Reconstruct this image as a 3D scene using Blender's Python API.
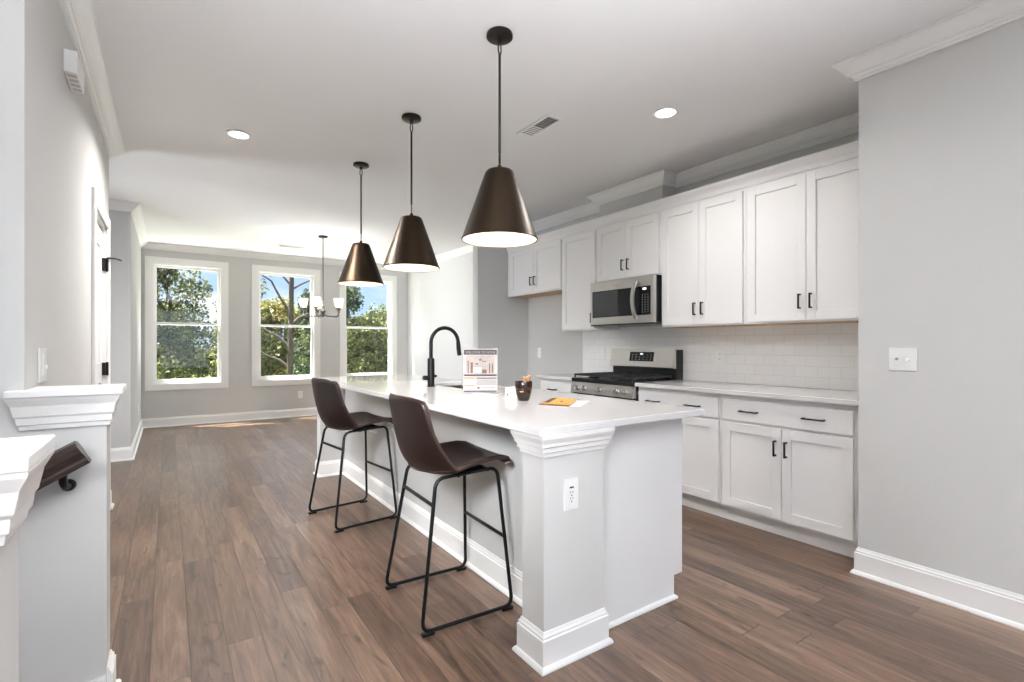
import bpy, bmesh, math, random
from mathutils import Vector, Matrix
import numpy as np

for o in list(bpy.data.objects):
    bpy.data.objects.remove(o)
SC = bpy.context.scene
COL = SC.collection

# ------------------------------------------------------------------ camera
cam_d = bpy.data.cameras.new('camera')
cam = bpy.data.objects.new('camera', cam_d)
COL.objects.link(cam)
cam.location = (0, 0, 1.22)
cam.rotation_euler = (math.radians(90), 0, math.radians(-34.436))
cam_d.sensor_width = 36
cam_d.lens = 501.3 / 1024 * 36
cam_d.shift_y = 4.2 / 1024
cam_d.clip_start = 0.02
cam_d.clip_end = 500
SC.camera = cam

# ------------------------------------------------------------------ colour management
SC.view_settings.view_transform = 'Standard'
SC.view_settings.look = 'None'
SC.view_settings.gamma = 1
SC.view_settings.use_curve_mapping = False
SC.view_settings.exposure = 0.64

# ------------------------------------------------------------------ sky, sun and added fill lamps
world = bpy.data.worlds.new('sky')
SC.world = world
world.use_nodes = True
wn = world.node_tree.nodes
wl = world.node_tree.links
wn.clear()
w_out = wn.new('ShaderNodeOutputWorld')
w_bg = wn.new('ShaderNodeBackground')
w_tc = wn.new('ShaderNodeTexCoord')
w_sep = wn.new('ShaderNodeSeparateXYZ')
w_ramp = wn.new('ShaderNodeValToRGB')
w_ramp.color_ramp.elements[0].position = 0.0
w_ramp.color_ramp.elements[0].color = (0.56, 0.74, 1.0, 1)
w_ramp.color_ramp.elements[1].position = 0.35
w_ramp.color_ramp.elements[1].color = (0.30, 0.54, 0.98, 1)
w_noise = wn.new('ShaderNodeTexNoise')
w_noise.inputs['Scale'].default_value = 5.0
w_noise.inputs['Detail'].default_value = 6
w_map = wn.new('ShaderNodeMapping')
w_map.inputs['Scale'].default_value = (1, 1, 2.6)
w_cl = wn.new('ShaderNodeValToRGB')
w_cl.color_ramp.elements[0].position = 0.47
w_cl.color_ramp.elements[0].color = (0, 0, 0, 1)
w_cl.color_ramp.elements[1].position = 0.64
w_cl.color_ramp.elements[1].color = (1, 1, 1, 1)
w_mix = wn.new('ShaderNodeMixRGB')
w_mix.inputs['Color2'].default_value = (1.0, 1.0, 1.0, 1)
wl.new(w_tc.outputs['Generated'], w_sep.inputs[0])
wl.new(w_sep.outputs['Z'], w_ramp.inputs[0])
wl.new(w_tc.outputs['Generated'], w_map.inputs[0])
wl.new(w_map.outputs[0], w_noise.inputs['Vector'])
wl.new(w_noise.outputs[0], w_cl.inputs[0])
wl.new(w_cl.outputs[0], w_mix.inputs['Fac'])
wl.new(w_ramp.outputs[0], w_mix.inputs['Color1'])
wl.new(w_mix.outputs[0], w_bg.inputs['Color'])
wl.new(w_bg.outputs[0], w_out.inputs['Surface'])
w_bg.inputs['Strength'].default_value = 0.82

def lamp(name, kind, loc, rot, energy, color=(1, 1, 1), **kw):
    d = bpy.data.lights.new(name, kind)
    d.energy = energy
    d.color = color
    for k, v in kw.items():
        setattr(d, k, v)
    o = bpy.data.objects.new(name, d)
    COL.objects.link(o)
    o.location = loc
    o.rotation_euler = rot
    return o

sun = lamp('sun', 'SUN', (-6, 12, 14), (0, 0, 0), 30.0, (1.0, 0.95, 0.87), angle=0.012)
sun.rotation_euler = Vector((0.37, -0.29, -1.0)).to_track_quat('-Z', 'Y').to_euler()
# added area lamp behind the camera, fills the room from its unseen end
FILL_COL = (0.96, 0.99, 1.04)
lamp('rear_fill', 'AREA', (1.25, -3.85, 1.45), (math.radians(97), 0, 0), 10,
     FILL_COL, shape='RECTANGLE', size=3.6, size_y=2.1)
# uplight added out of view behind the camera to brighten the ceiling
lamp('uplight_fill', 'AREA', (0.3, -1.6, 0.8), (math.radians(158), 0, 0), 145,
     FILL_COL, shape='DISK', size=1.6, spread=math.radians(92))
# narrow-beam lamp added left of the camera for the island's knee wall
lamp('knee_wall_fill', 'AREA', (-0.85, 0.2, 2.0), Vector((2.3, 2.7, -1.35)).to_track_quat('-Z', 'Y').to_euler(), 7,
     FILL_COL, shape='RECTANGLE', size=0.6, size_y=0.6, spread=math.radians(44))
# added lamps, unseen in the left hallway, filling the dining end
lamp('hall_fill', 'AREA', (-2.25, 5.3, 1.15), (math.radians(90), 0, math.radians(-88)), 20,
     FILL_COL, shape='RECTANGLE', size=0.8, size_y=1.5, spread=math.radians(112))
lamp('dining_wall_fill', 'AREA', (-2.2, 4.98, 1.5), Vector((6.0, 2.6, 0.1)).to_track_quat('-Z', 'Y').to_euler(), 10,
     FILL_COL, shape='RECTANGLE', size=0.5, size_y=1.6, spread=math.radians(38))  # extra beam put in to lighten the dining right wall
# added panels outside, above and below the window view, pushing extra light indoors
lamp('outside_high_fill', 'AREA', (1.7, 11.8, 4.9), Vector((0, -4.6, -4.0)).to_track_quat('-Z', 'Y').to_euler(), 420,
     (0.97, 0.99, 1.0), shape='RECTANGLE', size=6.5, size_y=2.2)
lamp('outside_low_fill', 'AREA', (1.7, 10.7, -0.15), Vector((0, -3.6, 2.6)).to_track_quat('-Z', 'Y').to_euler(), 165,
     FILL_COL, shape='RECTANGLE', size=6.5, size_y=1.4)

CH = 2.73          # ceiling height
# ------------------------------------------------------------------ helpers
INV = {}

def tag(o, label=None, cat=None, group=None, kind=None):
    if label:
        o['label'] = label
    if cat:
        o['category'] = cat
    if group:
        o['group'] = group
    if kind:
        o['kind'] = kind
    return o

def thing(name, label, cat, loc=(0, 0, 0), rz=0.0, group=None):
    o = bpy.data.objects.new(name, None)
    COL.objects.link(o)
    o.empty_display_size = 0.05
    o.location = loc
    o.rotation_euler = (0, 0, rz)
    INV[o] = (Matrix.Translation(loc) @ Matrix.Rotation(rz, 4, 'Z')).inverted()
    return tag(o, label, cat, group)

class MB:
    """collects geometry in world space; build() links it as one mesh object"""
    def __init__(s):
        s.bm = bmesh.new()

    def face(s, pts):
        vs = [s.bm.verts.new(p) for p in pts]
        s.bm.faces.new(vs)
        return s

    def box(s, x0, x1, y0, y1, z0, z1):
        if x0 > x1: x0, x1 = x1, x0
        if y0 > y1: y0, y1 = y1, y0
        if z0 > z1: z0, z1 = z1, z0
        v = [s.bm.verts.new((x, y, z)) for z in (z0, z1) for y in (y0, y1) for x in (x0, x1)]
        for f in ((0, 2, 3, 1), (4, 5, 7, 6), (0, 1, 5, 4), (2, 6, 7, 3), (0, 4, 6, 2), (1, 3, 7, 5)):
            s.bm.faces.new([v[i] for i in f])
        return s

    def loft(s, rings, cap=True, closed=False):
        """rings of equal vertex count, each a closed loop"""
        R = [[s.bm.verts.new(p) for p in r] for r in rings]
        n = len(R[0])
        m = len(R)
        for i in range(m if closed else m - 1):
            a, b = R[i], R[(i + 1) % m]
            for j in range(n):
                k = (j + 1) % n
                s.bm.faces.new((a[j], a[k], b[k], b[j]))
        if cap and not closed:
            s.bm.faces.new(list(reversed(R[0])))
            s.bm.faces.new(R[-1])
        return s

    def sweep(s, prof, path, side=1, cap=True):
        """mitred moulding: prof = [(out, z)], path = [(x, y)], side=+1 puts 'out' to the left of the path"""
        rings = []
        P = [Vector(p) for p in path]
        for i, p in enumerate(P):
            ns = []
            if i > 0:
                d = (p - P[i - 1]).normalized(); ns.append(Vector((-d.y, d.x)))
            if i < len(P) - 1:
                d = (P[i + 1] - p).normalized(); ns.append(Vector((-d.y, d.x)))
            if len(ns) == 2:
                m = (ns[0] + ns[1]).normalized()
                m = m / m.dot(ns[0])
            else:
                m = ns[0]
            rings.append([(p.x + side * m.x * a, p.y + side * m.y * a, z) for a, z in prof])
        return s.loft(rings, cap)

    def prism(s, poly, axis, a, b):
        """polygon in the two other axes, extruded along axis from a to b"""
        def put(u, v, w):
            return {'x': (w, u, v), 'y': (u, w, v), 'z': (u, v, w)}[axis]
        return s.loft([[put(u, v, a) for u, v in poly], [put(u, v, b) for u, v in poly]])

    def lathe(s, prof, c, seg=32, cap=True):
        rings = [[(c[0] + r * math.cos(2 * math.pi * k / seg), c[1] + r * math.sin(2 * math.pi * k / seg), c[2] + z)
                  for k in range(seg)] for r, z in prof]
        return s.loft(rings, cap)

    def tube(s, path, r, seg=10, closed=False):
        P = [Vector(p) for p in path]
        n = len(P)
        rr = r if isinstance(r, (list, tuple)) else [r] * n
        T = []
        for i in range(n):
            if closed:
                t = P[(i + 1) % n] - P[i - 1]
            else:
                t = P[min(i + 1, n - 1)] - P[max(i - 1, 0)]
            T.append(t.normalized())
        u = T[0].orthogonal().normalized()
        if abs(T[0].z) < 0.9:
            u = (Vector((0, 0, 1)) - T[0] * T[0].z).normalized()
        rings = []
        for i in range(n):
            u = (u - T[i] * u.dot(T[i])).normalized()
            w = T[i].cross(u)
            rings.append([P[i] + rr[i] * (math.cos(2 * math.pi * k / seg) * u + math.sin(2 * math.pi * k / seg) * w) for k in range(seg)])
        return s.loft(rings, True, closed)

    def cyl(s, a, b, r, seg=16):
        return s.tube([a, b], r, seg)

    def build(s, name, mat, parent=None, smooth=False, bevel=0, kind=None):
        bmesh.ops.recalc_face_normals(s.bm, faces=s.bm.faces[:])
        me = bpy.data.meshes.new(name)
        if parent is not None:
            s.bm.transform(INV[parent])
        if smooth:
            for f in s.bm.faces:
                f.smooth = True
            for e in s.bm.edges:
                if len(e.link_faces) == 2 and e.calc_face_angle(0) > 0.7:
                    e.smooth = False
        s.bm.to_mesh(me)
        s.bm.free()
        me.materials.append(mat)
        o = bpy.data.objects.new(name, me)
        COL.objects.link(o)
        if parent is not None:
            o.parent = parent
            INV[o] = INV[parent]
        else:
            INV[o] = Matrix.Identity(4)
        if bevel:
            b = o.modifiers.new('bevel', 'BEVEL')
            b.width = bevel
            b.segments = 2
            b.limit_method = 'ANGLE'
        if kind:
            o['kind'] = kind
        return o

def fillet(path, r, n=5, closed=False):
    P = [Vector(p) for p in path]
    out = []
    m = len(P)
    for i, p in enumerate(P):
        if not closed and (i == 0 or i == m - 1):
            out.append(p); continue
        a = (P[i - 1] - p); b = (P[(i + 1) % m] - p)
        rr = min(r, a.length * 0.49, b.length * 0.49)
        p0 = p + a.normalized() * rr
        p2 = p + b.normalized() * rr
        for k in range(n + 1):
            t = k / n
            out.append((1 - t) ** 2 * p0 + 2 * t * (1 - t) * p + t * t * p2)
    return out

def copy_tree(o, parent=None, label=None):
    c = o.copy()
    COL.objects.link(c)
    if parent is not None:
        c.parent = parent
    if label:
        c['label'] = label
    for ch in list(o.children):
        copy_tree(ch, c)
    return c

def text_mesh(name, body, size, mat, parent, M):
    """M places the text plane (x right, y up, z out) in world space"""
    cu = bpy.data.curves.new(name, 'FONT')
    cu.body = body
    cu.size = size
    cu.align_x = 'CENTER'
    cu.align_y = 'CENTER'
    tmp = bpy.data.objects.new(name, cu)
    COL.objects.link(tmp)
    dg = bpy.context.evaluated_depsgraph_get()
    me = bpy.data.meshes.new_from_object(tmp.evaluated_get(dg))
    bpy.data.objects.remove(tmp)
    me.transform(INV[parent] @ M)
    me.materials.clear()
    me.materials.append(mat)
    o = bpy.data.objects.new(name, me)
    COL.objects.link(o)
    o.parent = parent
    return o

# ------------------------------------------------------------------ materials
def srgb(r, g, b):
    f = lambda c: (c / 255 / 12.92) if c <= 10 else ((c / 255 + 0.055) / 1.055) ** 2.4
    return (f(r), f(g), f(b), 1)

def newmat(name):
    m = bpy.data.materials.new(name)
    m.use_nodes = True
    nt = m.node_tree
    return m, nt.nodes, nt.links, nt.nodes['Principled BSDF']

def simple(name, col, rough=0.5, metal=0.0, bump=0.0, bscale=200, spec=0.5, var=0.0, vscale=6, stretch=(1, 1, 1)):
    m, n, l, p = newmat(name)
    p.inputs['Base Color'].default_value = col
    p.inputs['Roughness'].default_value = rough
    p.inputs['Metallic'].default_value = metal
    p.inputs['Specular IOR Level'].default_value = spec
    tc = n.new('ShaderNodeTexCoord')
    mp = n.new('ShaderNodeMapping')
    mp.inputs['Scale'].default_value = stretch
    l.new(tc.outputs['Object'], mp.inputs[0])
    if bump:
        t = n.new('ShaderNodeTexNoise')
        t.inputs['Scale'].default_value = bscale
        t.inputs['Detail'].default_value = 3
        b = n.new('ShaderNodeBump')
        b.inputs['Strength'].default_value = bump
        b.inputs['Distance'].default_value = 0.002
        l.new(mp.outputs[0], t.inputs['Vector'])
        l.new(t.outputs[0], b.inputs['Height'])
        l.new(b.outputs[0], p.inputs['Normal'])
    if var:
        t = n.new('ShaderNodeTexNoise')
        t.inputs['Scale'].default_value = vscale
        t.inputs['Detail'].default_value = 4
        r = n.new('ShaderNodeValToRGB')
        c = list(col)
        r.color_ramp.elements[0].position = 0.3
        r.color_ramp.elements[1].position = 0.7
        r.color_ramp.elements[0].color = [max(0, x * (1 - var)) for x in c[:3]] + [1]
        r.color_ramp.elements[1].color = [min(1, x * (1 + var)) for x in c[:3]] + [1]
        l.new(mp.outputs[0], t.inputs['Vector'])
        l.new(t.outputs[0], r.inputs[0])
        l.new(r.outputs[0], p.inputs['Base Color'])
    return m

def emit(name, col, strength):
    m, n, l, p = newmat(name)
    p.inputs['Base Color'].default_value = col
    p.inputs['Emission Color'].default_value = col
    p.inputs['Emission Strength'].default_value = strength
    return m

M = {}
M['wall'] = simple('wall_paint', (0.60, 0.597, 0.583, 1), 0.85, bump=0.08, bscale=350, spec=0.2)
M['ceiling'] = simple('ceiling_paint', (0.85, 0.845, 0.845, 1), 0.9, bump=0.05, bscale=300, spec=0.1)
M['trim'] = simple('white_trim_paint', (0.86, 0.855, 0.84, 1), 0.4, spec=0.35)
M['cab'] = simple('white_cabinet_paint', (0.82, 0.815, 0.81, 1), 0.42, spec=0.35, bump=0.02, bscale=400)
M['cab_raw'] = simple('birch_plywood_underside', srgb(196, 160, 115), 0.6, var=0.12, vscale=4, stretch=(12, 1, 12))
M['black'] = simple('matte_black_metal', (0.012, 0.012, 0.013, 1), 0.42, 0.6)
M['black_plastic'] = simple('black_enamel', (0.008, 0.008, 0.009, 1), 0.3)
M['gloss_black'] = simple('black_glass', (0.006, 0.006, 0.007, 1), 0.06)
M['grey_glass'] = simple('grey_mesh_glass', (0.045, 0.05, 0.05, 1), 0.12)
M['iron'] = simple('cast_iron', (0.02, 0.02, 0.021, 1), 0.55, bump=0.3, bscale=500)
M['steel'] = simple('brushed_stainless', (0.60, 0.585, 0.565, 1), 0.3, 1.0, bump=0.05, bscale=60, stretch=(1, 1, 40))
M['steel_dark'] = simple('stainless_basin', (0.24, 0.215, 0.185, 1), 0.35, 1.0)
M['chrome'] = simple('polished_steel', (0.75, 0.74, 0.73, 1), 0.15, 1.0)
M['bronze'] = simple('bronze_shade', (0.044, 0.031, 0.021, 1), 0.40, 1.0, bump=0.04, bscale=300)
M['dark_bronze'] = simple('dark_bronze', (0.035, 0.03, 0.026, 1), 0.35, 0.8)
M['chrome_bronze'] = simple('brushed_grey_metal', (0.12, 0.11, 0.10, 1), 0.35, 0.9)
M['shade_white'] = simple('white_enamel_lining', (0.86, 0.80, 0.71, 1), 0.6)
M['plastic'] = simple('white_plastic', (0.86, 0.86, 0.85, 1), 0.3)
M['plastic_dim'] = simple('light_grey_plastic', (0.55, 0.55, 0.54, 1), 0.4)
M['slot'] = simple('dark_slot', (0.03, 0.03, 0.03, 1), 0.6)
M['grille_dark'] = simple('grey_louver', (0.22, 0.22, 0.215, 1), 0.6)
M['paper'] = simple('white_paper', (0.66, 0.65, 0.64, 1), 0.7)
M['print_dark'] = simple('charcoal_print', srgb(74, 64, 66), 0.6)
M['print_gold'] = simple('gold_print', srgb(190, 150, 95), 0.6)
M['print_grey'] = simple('grey_print', srgb(176, 170, 168), 0.6)
M['print_photo'] = simple('pale_photo_print', srgb(184, 172, 165), 0.6, var=0.18, vscale=30)
M['print_brown'] = simple('brown_print', srgb(120, 92, 76), 0.6)
M['print_white'] = simple('white_print', srgb(206, 200, 198), 0.6)
M['yellow_paper'] = simple('yellow_cover', srgb(214, 164, 78), 0.45, var=0.10, vscale=20)
M['brown_paper'] = simple('brown_cover', srgb(92, 62, 60), 0.45)
M['mug'] = simple('brown_glazed_ceramic', srgb(40, 23, 17), 0.14)
M['wrapper'] = simple('gold_brown_wrapper', srgb(178, 136, 100), 0.35, var=0.5, vscale=60)
M['leather'] = simple('dark_brown_leather', srgb(27, 15, 12), 0.40, bump=0.12, bscale=140, var=0.18, vscale=9)
M['leather_seam'] = simple('brown_leather_piping', srgb(58, 40, 33), 0.4)
M['bulb'] = emit('warm_bulb', (1.0, 0.78, 0.52, 1), 9)
M['downlight'] = emit('downlight_lens', (1.0, 0.97, 0.92, 1), 5)
M['display'] = emit('lit_display', (0.8, 0.9, 1.0, 1), 0.9)
M['key'] = simple('pale_key_print', (0.62, 0.62, 0.62, 1), 0.5)
M['dark_wood'] = simple('dark_stained_wood', srgb(50, 38, 34), 0.3, var=0.35, vscale=5, stretch=(2, 14, 14), bump=0.1, bscale=60)
M['stair_wood'] = simple('stair_tread_wood', srgb(112, 88, 74), 0.45, var=0.2, vscale=5, stretch=(14, 1, 14))
M['grass'] = simple('lawn', srgb(88, 98, 52), 0.95, var=0.35, vscale=0.8, spec=0.1)
M['asphalt'] = simple('pale_pavement', srgb(120, 122, 126), 0.9, var=0.1, vscale=2)
M['bounce_slab'] = simple('pale_bounce_slab', srgb(170, 167, 160), 0.85, var=0.06, vscale=3)
M['bark'] = simple('grey_bark', srgb(70, 62, 57), 0.95, bump=0.8, bscale=12, stretch=(3, 3, 0.6), var=0.3, vscale=8)
M['fence'] = simple('weathered_fence_boards', srgb(128, 114, 92), 0.9, var=0.15, vscale=3)
M['siding'] = simple('pale_siding', srgb(190, 188, 184), 0.8)
M['roofing'] = simple('roof_shingle', srgb(90, 86, 84), 0.9)
M['blue_car'] = simple('pale_stone', srgb(170, 165, 158), 0.8)

def glass_mat(name, tint=(0.97, 0.985, 0.98, 1), rough=0.0, ior=1.45, gloss=0.6):
    m, n, l, p = newmat(name)
    n.remove(p)
    out = [x for x in n if x.type == 'OUTPUT_MATERIAL'][0]
    t = n.new('ShaderNodeBsdfTransparent'); t.inputs[0].default_value = tint
    g = n.new('ShaderNodeBsdfGlossy'); g.inputs['Roughness'].default_value = rough
    lw = n.new('ShaderNodeLayerWeight'); lw.inputs['Blend'].default_value = 0.5
    pw = n.new('ShaderNodeMath'); pw.operation = 'POWER'; pw.inputs[1].default_value = 4.0
    ma = n.new('ShaderNodeMath'); ma.operation = 'MULTIPLY_ADD'; ma.inputs[1].default_value = gloss; ma.inputs[2].default_value = 0.035
    mx = n.new('ShaderNodeMixShader')
    l.new(lw.outputs['Facing'], pw.inputs[0]); l.new(pw.outputs[0], ma.inputs[0]); l.new(ma.outputs[0], mx.inputs[0])
    l.new(t.outputs[0], mx.inputs[1]); l.new(g.outputs[0], mx.inputs[2])
    l.new(mx.outputs[0], out.inputs[0])
    return m
M['glass'] = glass_mat('window_glass')
M['shade_glass'] = glass_mat('clear_shade_glass', (0.95, 0.94, 0.92, 1), 0.08, 1.5, 1.6)
_n = M['shade_glass'].node_tree.nodes; _l = M['shade_glass'].node_tree.links
_mx = [q for q in _n if q.type == 'MIX_SHADER'][0]
_tl = _n.new('ShaderNodeBsdfTranslucent'); _tl.inputs[0].default_value = (0.95, 0.92, 0.88, 1)
_m2 = _n.new('ShaderNodeMixShader'); _m2.inputs[0].default_value = 0.35
_l.new(_mx.outputs[0], _m2.inputs[1]); _l.new(_tl.outputs[0], _m2.inputs[2])
_l.new(_m2.outputs[0], [q for q in _n if q.type == 'OUTPUT_MATERIAL'][0].inputs[0])
M['acrylic'] = glass_mat('clear_acrylic', (0.98, 0.98, 0.98, 1), 0.0, 1.49, 0.8)

def quartz():
    m, n, l, p = newmat('white_quartz')
    p.inputs['Roughness'].default_value = 0.025
    tc = n.new('ShaderNodeTexCoord')
    t = n.new('ShaderNodeTexNoise'); t.inputs['Scale'].default_value = 350; t.inputs['Detail'].default_value = 2
    r = n.new('ShaderNodeValToRGB')
    r.color_ramp.elements[0].position = 0.3; r.color_ramp.elements[0].color = (0.60, 0.59, 0.58, 1)
    r.color_ramp.elements[1].position = 0.48; r.color_ramp.elements[1].color = (0.69, 0.68, 0.675, 1)
    l.new(tc.outputs['Object'], t.inputs['Vector']); l.new(t.outputs[0], r.inputs[0]); l.new(r.outputs[0], p.inputs['Base Color'])
    return m
M['quartz'] = quartz()

def tile():
    m, n, l, p = newmat('subway_tile')
    geo = n.new('ShaderNodeNewGeometry')
    sep = n.new('ShaderNodeSeparateXYZ')
    cmb = n.new('ShaderNodeCombineXYZ')
    add = n.new('ShaderNodeMath'); add.operation = 'SUBTRACT'; add.inputs[1].default_value = 0.915
    br = n.new('ShaderNodeTexBrick')
    br.inputs['Scale'].default_value = 1.0
    br.inputs['Brick Width'].default_value = 0.154
    br.inputs['Row Height'].default_value = 0.0765
    br.inputs['Mortar Size'].default_value = 0.0016
    br.inputs['Mortar Smooth'].default_value = 0.2
    br.inputs['Color1'].default_value = (0.86, 0.85, 0.84, 1)
    br.inputs['Color2'].default_value = (0.84, 0.83, 0.82, 1)
    br.inputs['Mortar'].default_value = (0.68, 0.67, 0.655, 1)
    l.new(geo.outputs['Position'], sep.inputs[0])
    l.new(sep.outputs['Y'], cmb.inputs[0])
    l.new(sep.outputs['Z'], add.inputs[0]); l.new(add.outputs[0], cmb.inputs[1])
    l.new(cmb.outputs[0], br.inputs['Vector'])
    l.new(br.outputs['Color'], p.inputs['Base Color'])
    p.inputs['Roughness'].default_value = 0.3
    b = n.new('ShaderNodeBump'); b.inputs['Strength'].default_value = 0.5; b.inputs['Distance'].default_value = 0.002
    inv = n.new('ShaderNodeMath'); inv.operation = 'SUBTRACT'; inv.inputs[0].default_value = 1.0
    l.new(br.outputs['Fac'], inv.inputs[1]); l.new(inv.outputs[0], b.inputs['Height']); l.new(b.outputs[0], p.inputs['Normal'])
    return m
M['tile'] = tile()

def floor_mat():
    m, n, l, p = newmat('wood_plank_floor')
    def math_(op, a=None, b=None):
        x = n.new('ShaderNodeMath'); x.operation = op
        for i, v in enumerate((a, b)):
            if v is None: continue
            if isinstance(v, (int, float)): x.inputs[i].default_value = v
            else: l.new(v, x.inputs[i])
        return x.outputs[0]
    geo = n.new('ShaderNodeNewGeometry')
    sep = n.new('ShaderNodeSeparateXYZ'); l.new(geo.outputs['Position'], sep.inputs[0])
    W, L = 0.128, 1.22
    u = math_('DIVIDE', math_('SUBTRACT', sep.outputs['X'], 0.07), W)
    row = math_('FLOOR', u)
    wn1 = n.new('ShaderNodeTexWhiteNoise'); wn1.noise_dimensions = '1D'; l.new(row, wn1.inputs['W'])
    v = math_('ADD', math_('DIVIDE', sep.outputs['Y'], L), math_('MULTIPLY', wn1.outputs['Value'], 7.31))
    col = math_('FLOOR', v)
    cmb = n.new('ShaderNodeCombineXYZ'); l.new(row, cmb.inputs[0]); l.new(col, cmb.inputs[1])
    wn2 = n.new('ShaderNodeTexWhiteNoise'); wn2.noise_dimensions = '2D'; l.new(cmb.outputs[0], wn2.inputs['Vector'])
    pid = wn2.outputs['Value']
    # joints between boards
    fu = math_('FRACT', u); fv = math_('FRACT', v)
    eu = math_('MULTIPLY', math_('MINIMUM', fu, math_('SUBTRACT', 1.0, fu)), W)
    ev = math_('MULTIPLY', math_('MINIMUM', fv, math_('SUBTRACT', 1.0, fv)), L)
    e = math_('MINIMUM', eu, ev)
    mr = n.new('ShaderNodeMapRange'); mr.inputs['From Min'].default_value = 0.0007; mr.inputs['From Max'].default_value = 0.0024
    l.new(e, mr.inputs['Value'])
    joint = mr.outputs[0]
    # grain, one offset per board
    off = math_('MULTIPLY', pid, 43.0)
    g = n.new('ShaderNodeCombineXYZ')
    l.new(math_('ADD', math_('MULTIPLY', sep.outputs['X'], 11.0), off), g.inputs[0])
    l.new(math_('ADD', math_('MULTIPLY', sep.outputs['Y'], 1.3), off), g.inputs[1])
    l.new(off, g.inputs[2])
    n1 = n.new('ShaderNodeTexNoise'); n1.inputs['Scale'].default_value = 1.0; n1.inputs['Detail'].default_value = 7; n1.inputs['Distortion'].default_value = 1.3
    n1.inputs['Roughness'].default_value = 0.62
    l.new(g.outputs[0], n1.inputs['Vector'])
    g2 = n.new('ShaderNodeCombineXYZ')
    l.new(math_('ADD', math_('MULTIPLY', sep.outputs['X'], 90.0), off), g2.inputs[0])
    l.new(math_('ADD', math_('MULTIPLY', sep.outputs['Y'], 3.5), off), g2.inputs[1])
    n2 = n.new('ShaderNodeTexNoise'); n2.inputs['Scale'].default_value = 1.0; n2.inputs['Detail'].default_value = 4
    l.new(g2.outputs[0], n2.inputs['Vector'])
    ramp = n.new('ShaderNodeValToRGB')
    cr = ramp.color_ramp
    cr.elements[0].position = 0.25; cr.elements[0].color = srgb(52, 38, 29)
    cr.elements[1].position = 0.78; cr.elements[1].color = srgb(144, 118, 98)
    x = cr.elements.new(0.42); x.color = srgb(86, 65, 51)
    x = cr.elements.new(0.58); x.color = srgb(113, 89, 72)
    g4 = n.new('ShaderNodeCombineXYZ')
    l.new(math_('ADD', math_('MULTIPLY', sep.outputs['X'], 34.0), off), g4.inputs[0])
    l.new(math_('ADD', math_('MULTIPLY', sep.outputs['Y'], 2.4), off), g4.inputs[1])
    n4 = n.new('ShaderNodeTexNoise'); n4.inputs['Scale'].default_value = 1.0; n4.inputs['Detail'].default_value = 5; n4.inputs['Distortion'].default_value = 0.8
    n4.inputs['Roughness'].default_value = 0.7
    l.new(g4.outputs[0], n4.inputs['Vector'])
    s = math_('ADD', math_('MULTIPLY', n1.outputs[0], 0.62), math_('ADD', math_('MULTIPLY', pid, 0.17), math_('ADD', math_('MULTIPLY', n2.outputs[0], 0.22), math_('MULTIPLY', n4.outputs[0], 0.62))))
    l.new(math_('SUBTRACT', s, 0.30), ramp.inputs[0])
    # dark knots and mineral streaks
    g3 = n.new('ShaderNodeCombineXYZ')
    l.new(math_('ADD', math_('MULTIPLY', sep.outputs['X'], 9.0), off), g3.inputs[0])
    l.new(math_('ADD', math_('MULTIPLY', sep.outputs['Y'], 3.0), off), g3.inputs[1])
    n3 = n.new('ShaderNodeTexNoise'); n3.inputs['Scale'].default_value = 1.0; n3.inputs['Detail'].default_value = 5; n3.inputs['Distortion'].default_value = 2.0
    l.new(g3.outputs[0], n3.inputs['Vector'])
    kr = n.new('ShaderNodeValToRGB')
    kr.color_ramp.elements[0].position = 0.27; kr.color_ramp.elements[0].color = (0.42, 0.38, 0.36, 1)
    kr.color_ramp.elements[1].position = 0.38; kr.color_ramp.elements[1].color = (1, 1, 1, 1)
    l.new(n3.outputs[0], kr.inputs[0])
    mul = n.new('ShaderNodeMixRGB'); mul.blend_type = 'MULTIPLY'; mul.inputs[0].default_value = 1.0
    l.new(ramp.outputs[0], mul.inputs[1]); l.new(kr.outputs[0], mul.inputs[2])
    mj = n.new('ShaderNodeMixRGB'); l.new(joint, mj.inputs[0]); mj.inputs[1].default_value = srgb(52, 40, 34); l.new(mul.outputs[0], mj.inputs[2])
    l.new(mj.outputs[0], p.inputs['Base Color'])
    rr = n.new('ShaderNodeMapRange'); rr.inputs['To Min'].default_value = 0.26; rr.inputs['To Max'].default_value = 0.42
    l.new(n1.outputs[0], rr.inputs['Value']); l.new(rr.outputs[0], p.inputs['Roughness'])
    p.inputs['Specular IOR Level'].default_value = 0.8
    b = n.new('ShaderNodeBump'); b.inputs['Strength'].default_value = 0.25; b.inputs['Distance'].default_value = 0.002
    hh = math_('ADD', math_('MULTIPLY', joint, 0.8), math_('MULTIPLY', n2.outputs[0], 0.25))
    l.new(hh, b.inputs['Height']); l.new(b.outputs[0], p.inputs['Normal'])
    return m
M['floor'] = floor_mat()

def leaf_mat(name, dark, mid, light):
    m, n, l, p = newmat(name)
    geo = n.new('ShaderNodeNewGeometry')
    r = n.new('ShaderNodeValToRGB')
    r.color_ramp.elements[0].color = dark; r.color_ramp.elements[0].position = 0.1
    r.color_ramp.elements[1].color = light; r.color_ramp.elements[1].position = 0.95
    x = r.color_ramp.elements.new(0.55); x.color = mid
    l.new(geo.outputs['Random Per Island'], r.inputs[0])
    l.new(r.outputs[0], p.inputs['Base Color'])
    p.inputs['Roughness'].default_value = 0.5
    tr = n.new('ShaderNodeBsdfTranslucent'); l.new(r.outputs[0], tr.inputs[0])
    mx = n.new('ShaderNodeMixShader'); mx.inputs[0].default_value = 0.4
    out = [q for q in n if q.type == 'OUTPUT_MATERIAL'][0]
    l.new(p.outputs[0], mx.inputs[1]); l.new(tr.outputs[0], mx.inputs[2]); l.new(mx.outputs[0], out.inputs[0])
    return m
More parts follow.
